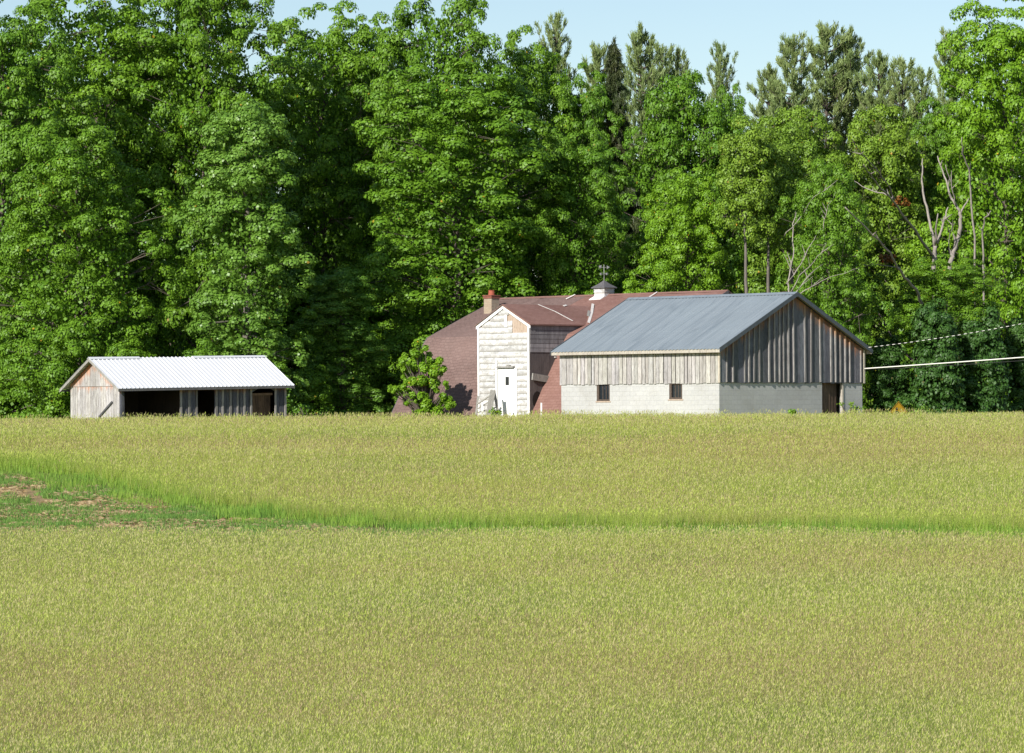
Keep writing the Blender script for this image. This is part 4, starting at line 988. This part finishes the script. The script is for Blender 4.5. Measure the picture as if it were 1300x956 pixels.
for (px, Y, top, wp, lb) in [
    (18, 181, 425, 140, 'low tree at the left edge of the photo, left of the shed'), (75, 176, 447, 95, 'bushy low tree touching the left gable of the shed'),
    (165, 174, 440, 120, 'low tree peeping over the left half of the shed roof'), (255, 175, 440, 110, 'low tree peeping over the middle of the shed roof'),
    (345, 176, 462, 90, 'low tree peeping over the right end of the shed roof'), (398, 180, 470, 90, 'dark low tree in the grass right of the shed'),
    (470, 192, 430, 110, 'dark low tree left of the brown barn'), (610, 196, 320, 160, 'low tree peeping over the brown barn chimney'),
    (1130, 178, 435, 95, 'low tree with shade put into its leaf colour, just right of the barn gable'), (1190, 176, 392, 125, 'low tree with shade put into its leaf colour, behind the warning sign and cables'),
    (1248, 178, 402, 120, 'low tree with shade put into its leaf colour, under the twisted cable'), (1300, 181, 415, 110, 'low tree where the cables leave the photo on the right')]:
    tree('U', px, Y, top, wp, lb, GU, mat='shaded_leaf' if px > 1110 else None)  # right-hand low trees get darkened leaves in place of cast shade
# darker rows behind, seen only through gaps
GB = 'dark trees deep in the wood'
for i, px in enumerate(range(-60, 1400, 92)):
    top = [60, 60, 90, 60, 110, 90, 110, 130, 160, 190, 200, 215, 230, 230, 150, 120][i]
    tree('AB'[i % 2], px, 222 + 5 * (i % 3), top, 190, 'dark tree deep in the wood, seen only through gaps between the front crowns', GB)
GU2 = 'dark undergrowth trees deep in the wood'
for i, px in enumerate(range(-30, 1380, 100)):
    tree('U', px, 205 + 4 * (i % 2), 350 + 30 * (i % 2), 190, 'dark undergrowth tree beneath the crowns, seen only through gaps', GU2)
GP = 'white pines standing above the wood against the sky'
for (k, px, top, wp, lb) in [('P2', 708, 24, 70, 'single thin pine top left of the other pines'), ('P', 762, 62, 90, 'pine just left of the dark spruce'), ('P', 816, 40, 95, 'pine just right of the dark spruce'), ('P2', 843, 62, 70, 'narrow pine beside the rounded light green tree'),
    ('P2', 862, 70, 60, 'small pine top left of the isolated pointed one'), ('P2', 916, 62, 60, 'isolated pointed pine left of the notch of sky'), ('P', 978, 88, 80, 'leftmost low pine right of the notch of sky'),
    ('P', 1010, 50, 95, 'left of the two tallest pines at right'), ('P', 1052, 36, 110, 'tallest pine of the right hand clump'), ('P', 1082, 44, 90, 'pine right of the tallest one'), ('P', 1118, 72, 90, 'bare looking pine in the middle of the clump'),
    ('P2', 1148, 80, 75, 'open pine with sky showing through, right part of the clump'), ('P2', 1172, 92, 70, 'low open pine before the last one'), ('P', 1208, 44, 80, 'last pine, against the tall bright maple at right')]:
    tree(k, px, 216 + rnd.uniform(-4, 5), top, wp * 1.3, lb, GP)
tree('S', 782, 206, 52, 105, 'dark drooping spruce standing among the pines above the cupola')

# shrub before the brown roof
def shrub(name, pts, base, label, mat, dens=70, lsize=.15, cat='shrub', Y=160, dd=.5):
    cs = []; mb = MB(); e = empty(name, base, 0, label, cat); B_ = Vector(base)
    for (px, py, r_) in pts:
        c_ = at(px, py, Y + rnd.uniform(-dd, dd)) - B_; cs.append((c_, r_ / F * Y))
        m_ = Vector((c_.x * .35, c_.y * .35, c_.z * .55)); mb.tube([(0, 0, 0), m_, c_], [.05, .03, .01], 5, cap=False)
    C_ = np.array([tuple(c[0]) for c in cs]); R_ = np.array([c[1] for c in cs]); cnt = (dens * (R_ / R_.mean()) ** 2).astype(int); tid = np.repeat(np.arange(len(cs)), cnt); k = len(tid)
    d = sph(k); c = C_[tid] + d * (R_[tid] * rng.uniform(.3, 1.05, k))[:, None]
    V = leaf_quads(c, d + np.array([0, -.1, .5]) + rng.normal(0, .5, (k, 3)), rng.uniform(lsize * .7, lsize * 1.3, k)); np_mesh('foliage', V, None, 4, leaf_cols(k, tid), [M[mat]], e)
    mb.build('stem', M['bark'], e); return e
sp = []
for (px, py, r_) in [(533, 440, 9), (522, 452, 10), (538, 455, 13), (530, 465, 15), (545, 468, 13), (512, 463, 8), (507, 460, 6), (520, 478, 10), (552, 462, 9), (556, 474, 9), (540, 482, 12), (514, 490, 9), (505, 493, 8), (500, 494, 6), (530, 500, 8), (545, 492, 13), (556, 487, 9), (562, 492, 7), (525, 505, 8), (540, 508, 13), (552, 512, 13), (563, 508, 9), (569, 512, 8), (535, 520, 12), (550, 524, 14), (562, 522, 9), (520, 515, 6), (510, 502, 7)]:
    for _ in range(5): sp.append((px + rnd.uniform(-8, 8), py + rnd.uniform(-6, 6), r_ * rnd.uniform(.3, .62)))
bs = at(542, 535, 168.0); shrub('shrub', sp, (bs.x, bs.y, gz(bs.x, bs.y)), 'tall loose green shrub growing against the brown shingled roof', 'bright', 230, .11, Y=168.0, dd=.7)
# small weeds at feet of the buildings
for (px, Y, top, wp, lb, mt) in [(1005, 149.4, 519, 10, 'small leafy weed at the foot of the shaded block wall', 'bright'), (1078, 155, 512, 22, 'clump of tall weeds beside the barn doorway', 'olive'), (1172, 158, 514, 18, 'pale flowering weed right of the warning sign', 'pale'), (629, 163.5, 519, 14, 'small green weed between the planks and the white door', 'bright'), (390, 170, 515, 50, 'low weed patch at the wood edge right of the shed', 'maple')]:
    g_ = at(px, 530, Y); pts = [(px + rnd.uniform(-.5, .5) * wp, rnd.uniform(top, 527), wp * .18 + 1) for _ in range(10)]
    shrub('weed', pts, (g_.x, g_.y, gz(g_.x, g_.y)), lb, mt, 22, .09, 'weed', Y=Y, dd=.2)

# ------------------------------------------------------------------ dead wood
def dead(base_px, Y, limbs, label, mat='dead', cat='dead tree'):
    b_ = at(base_px[0], base_px[1], Y); g = gz(b_.x, Y); e = empty('dead_tree', (b_.x, Y, g), 0, label, cat); o_ = Vector(e.location)
    for j, (pts, r0, r1, dy) in enumerate(limbs):
        P_ = [at(px, py, Y + dy * i / max(1, len(pts) - 1)) - o_ for i, (px, py) in enumerate(pts)]; Q_ = []
        for a_, b__ in zip(P_[:-1], P_[1:]):
            for t in (0, .25, .5, .75): Q_.append(a_.lerp(b__, t) + Vector((rnd.uniform(-1, 1), rnd.uniform(-1, 1), rnd.uniform(-1, 1))) * .045)
        Q_.append(P_[-1]); n_ = len(Q_); mb = MB(); mb.tube(Q_, [(r0 + (r1 - r0) * i / (n_ - 1)) * .56 for i in range(n_)], 7)
        if n_ > 6:
            for _ in range(3):
                i = rnd.randrange(2, n_ - 1); d = (Q_[i] - Q_[i-1]).normalized(); s_ = Vector((rnd.uniform(-1, 1), rnd.uniform(-1, 1), rnd.uniform(0, .8))).normalized()
                mb.tube([Q_[i], Q_[i] + (d * .5 + s_ * .6) * rnd.uniform(.3, .8)], [r1 * .9 + .01, .008], 4, cap=False)
        mb.build('trunk' if j == 0 else 'branch', M[mat], e, smooth=True)
    return e
YD = 186.0
dead((1186, 530), 182, [([(1186, 530), (1187, 430), (1186, 345), (1188, 312)], .30, .19, 0), ([(1188, 312), (1181, 280), (1173, 247), (1172, 225), (1173, 201)], .15, .05, 1), ([(1188, 312), (1192, 271)], .12, .05, -1), ([(1190, 310), (1199, 283), (1205, 263)], .13, .06, .5),
    ([(1184, 323), (1163, 293), (1139, 261), (1125, 244), (1109, 225), (1098, 209)], .14, .04, -11), ([(1139, 261), (1132, 239), (1114, 214), (1095, 195), (1084, 176)], .08, .03, -8), ([(1128, 248), (1104, 239), (1076, 226)], .06, .02, 1)], 'broad dead tree with bleached broken limbs reaching up and far to the left')
dead((1205, 530), 183, [([(1203, 530), (1204, 400), (1207, 334), (1216, 307), (1221, 282), (1220, 269)], .26, .15, 0), ([(1220, 269), (1210, 252), (1200, 223), (1192, 198)], .13, .05, 1), ([(1220, 272), (1231, 252)], .10, .05, 0), ([(1215, 261), (1210, 239), (1202, 209)], .07, .03, -1), ([(1207, 325), (1206, 300), (1213, 283)], .06, .03, -1)], 'narrow dead tree with two pale upright prongs, right of the broad dead one')
dead((1180, 530), 181, [([(1183, 530), (1178, 440), (1174, 394), (1163, 367), (1144, 345), (1131, 320), (1101, 290), (1074, 263)], .19, .05, -11), ([(1144, 340), (1115, 336), (1096, 336)], .05, .02, -1)], 'thin dead tree leaning steeply to the left above the barn')
dead((1180, 530), 178, [([(1190, 530), (1163, 461), (1136, 434), (1114, 395)], .15, .06, 1)], 'leaning dead pole low in the shade right of the barn gable', 'bark')
dead((1250, 530), 189, [([(1250, 530), (1249, 350), (1248, 299), (1252, 277), (1259, 268)], .12, .05, -2)], 'small broken snag before the bright maple at right')
dead((1230, 530), 190, [([(1240, 530), (1238, 300), (1232, 217), (1224, 195), (1223, 174)], .12, .04, -3)], 'thin pale snag with its tip highest of the dead wood at right')
dead((1012, 530), 170, [([(1008, 530), (1004, 380), (1000, 358), (1008, 325), (1007, 290), (1012, 270)], .09, .03, 1), ([(1000, 360), (1018, 335), (1030, 310), (1044, 290)], .05, .015, 1), ([(1004, 372), (1016, 350), (1040, 325), (1052, 315)], .05, .015, -1), ([(1012, 370), (1025, 352), (1046, 335)], .045, .015, 1), ([(1014, 374), (1032, 363), (1055, 352), (1092, 340)], .045, .012, -1), ([(996, 300), (1010, 285), (1035, 250), (1060, 235)], .04, .012, 0), ([(1046, 290), (1050, 268), (1062, 244)], .035, .012, 0)], 'bare bush of thin arching pale stems above the barn peak', cat='bare bush')
e = None
for (px, py, lb) in ((1145, 255, 'rusty orange dead leaves caught on the upper dead limb'), (1128, 328, 'rusty dead leaves on the leaning dead tree')):
    b_ = at(px, py + 6, 180); shrub('dead_foliage', [(px + rnd.uniform(-9, 9), py + rnd.uniform(-4, 4), rnd.uniform(2, 4)) for _ in range(14)], tuple(b_), lb, 'rust', 26, .14, 'dead leaves', Y=180, dd=.4)

# ------------------------------------------------------------------ grass (needs the footprints)
always = lambda x, y: np.ones(len(x), bool)
nb = not_in_buildings
meadow('meadow_grass', [
    (48, 70, 560000, 1.0, .8, .7, .5, nearm), (70, 98.5, 560000, 1.0, .95, .85, .5, nearm)],
    'tall tan and green seeding grass of the near meadow')
meadow('meadow_grass', [
    (96, 128, 420000, .95, 1.1, 1.1, .4, farm), (126, 152, 420000, .95, 1.2, 1.2, .4, lambda x, y: farm(x, y) & nb(x, y)), (150, 178, 60000, .85, 1.6, 2.0, .3, nb),
    (145.5, 151, 20000, 1.28, 1.4, 1.2, .8, lambda x, y: nb(x, y) & (vnoise(x, y, .9, 71) * .6 + vnoise(x, y, 4.5, 72) * .4 > .52))],
    'pale yellow green seeding grass of the far meadow below the barns')
x, y = scatter(220000, 92, 132); dlt = YA(x) - y; k = (y > YF(x) - .2) & (dlt > -1.8 - 5.5 * vnoise(x, y, 1.6, 40) * rng.random(len(x))) & (dlt < 4.2 + 5.0 * (vnoise(x, y, 1.9, 41) - .5)) & (vnoise(x, y, .7, 44) > .22); x, y = x[k], y[k]; n = len(x)
t = vnoise(x, y, 1.4, 42); col = lerp((.19, .36, .06), (.36, .52, .085), np.clip(t + rng.normal(0, .2, n), 0, 1)) * (.8 + .4 * rng.random(n))[:, None]
v, c = tri_blades(x, y, (.14 + .22 * rng.random(n)) * (.5 + 1.0 * vnoise(x, y, 1.0, 43)), .02 + .02 * rng.random(n), (rng.normal(0, .07, n), rng.normal(0, .07, n)), col)
tag(np_mesh('green_grass_strip', v, None, 3, c, [M['grass']]), 'bright green grass strip along the lower edge of the far meadow', 'grass', kind='stuff')
x, y = scatter(420000, 94, 130); k = stubble(x, y) & (vnoise(x, y * .8, 1.6, 50) * .5 + vnoise(x, y, .6, 51) * .5 > .44 - .16 * np.clip((x + 14) / 8, 0, 1) - .14 * np.clip(1 - (y - YF(x)) / 7, 0, 1)); x, y = x[k], y[k]; n = len(x)
col = lerp((.15, .31, .07), (.27, .42, .09), rng.random(n)) * (.8 + .4 * rng.random(n))[:, None]
v, c = tri_blades(x, y, (.05 + .12 * rng.random(n)) * 1.2, .03 + .03 * rng.random(n), (rng.normal(0, .06, n), rng.normal(0, .06, n)), col)
tag(np_mesh('low_weeds', v, None, 3, c, [M['grass']]), 'low green weeds among the corn stubble at left', 'weeds', kind='stuff')
x, y = scatter(90000, 94, 130); k = stubble(x, y) & (x < -4) & (vnoise(x, y, 2.1, 60) * .5 + vnoise(x, y * 1.2, .8, 61) * .5 > .42); x, y = x[k], y[k]; n = len(x); az = rng.normal(0, .6, n); L_ = .04 + .12 * rng.random(n)
z = ground(x, y) + .03 + .05 * rng.random(n); V = np.zeros((n, 3, 3)); wv = .016 + .022 * rng.random(n); up_ = rng.normal(0, .10, n)
V[:, 0] = np.stack([x - np.cos(az) * L_, y - np.sin(az) * L_, z - up_ * L_], 1); V[:, 1] = np.stack([x, y, z + wv * 1.4], 1); V[:, 2] = np.stack([x + np.cos(az) * L_, y + np.sin(az) * L_, z + up_ * L_], 1); V[:, 1, 1] -= wv
C = np.ones((n, 3, 4)); C[:, :, :3] = (lerp((.50, .35, .18), (.75, .62, .40), rng.random(n)) * (.6 + .5 * rng.random(n))[:, None])[:, None]
tag(np_mesh('corn_stubble', V.reshape(-1, 3), None, 3, C.reshape(-1, 4), [M['straw']]), 'tan corn stubble and straw on bare soil at left', 'stubble', kind='stuff')
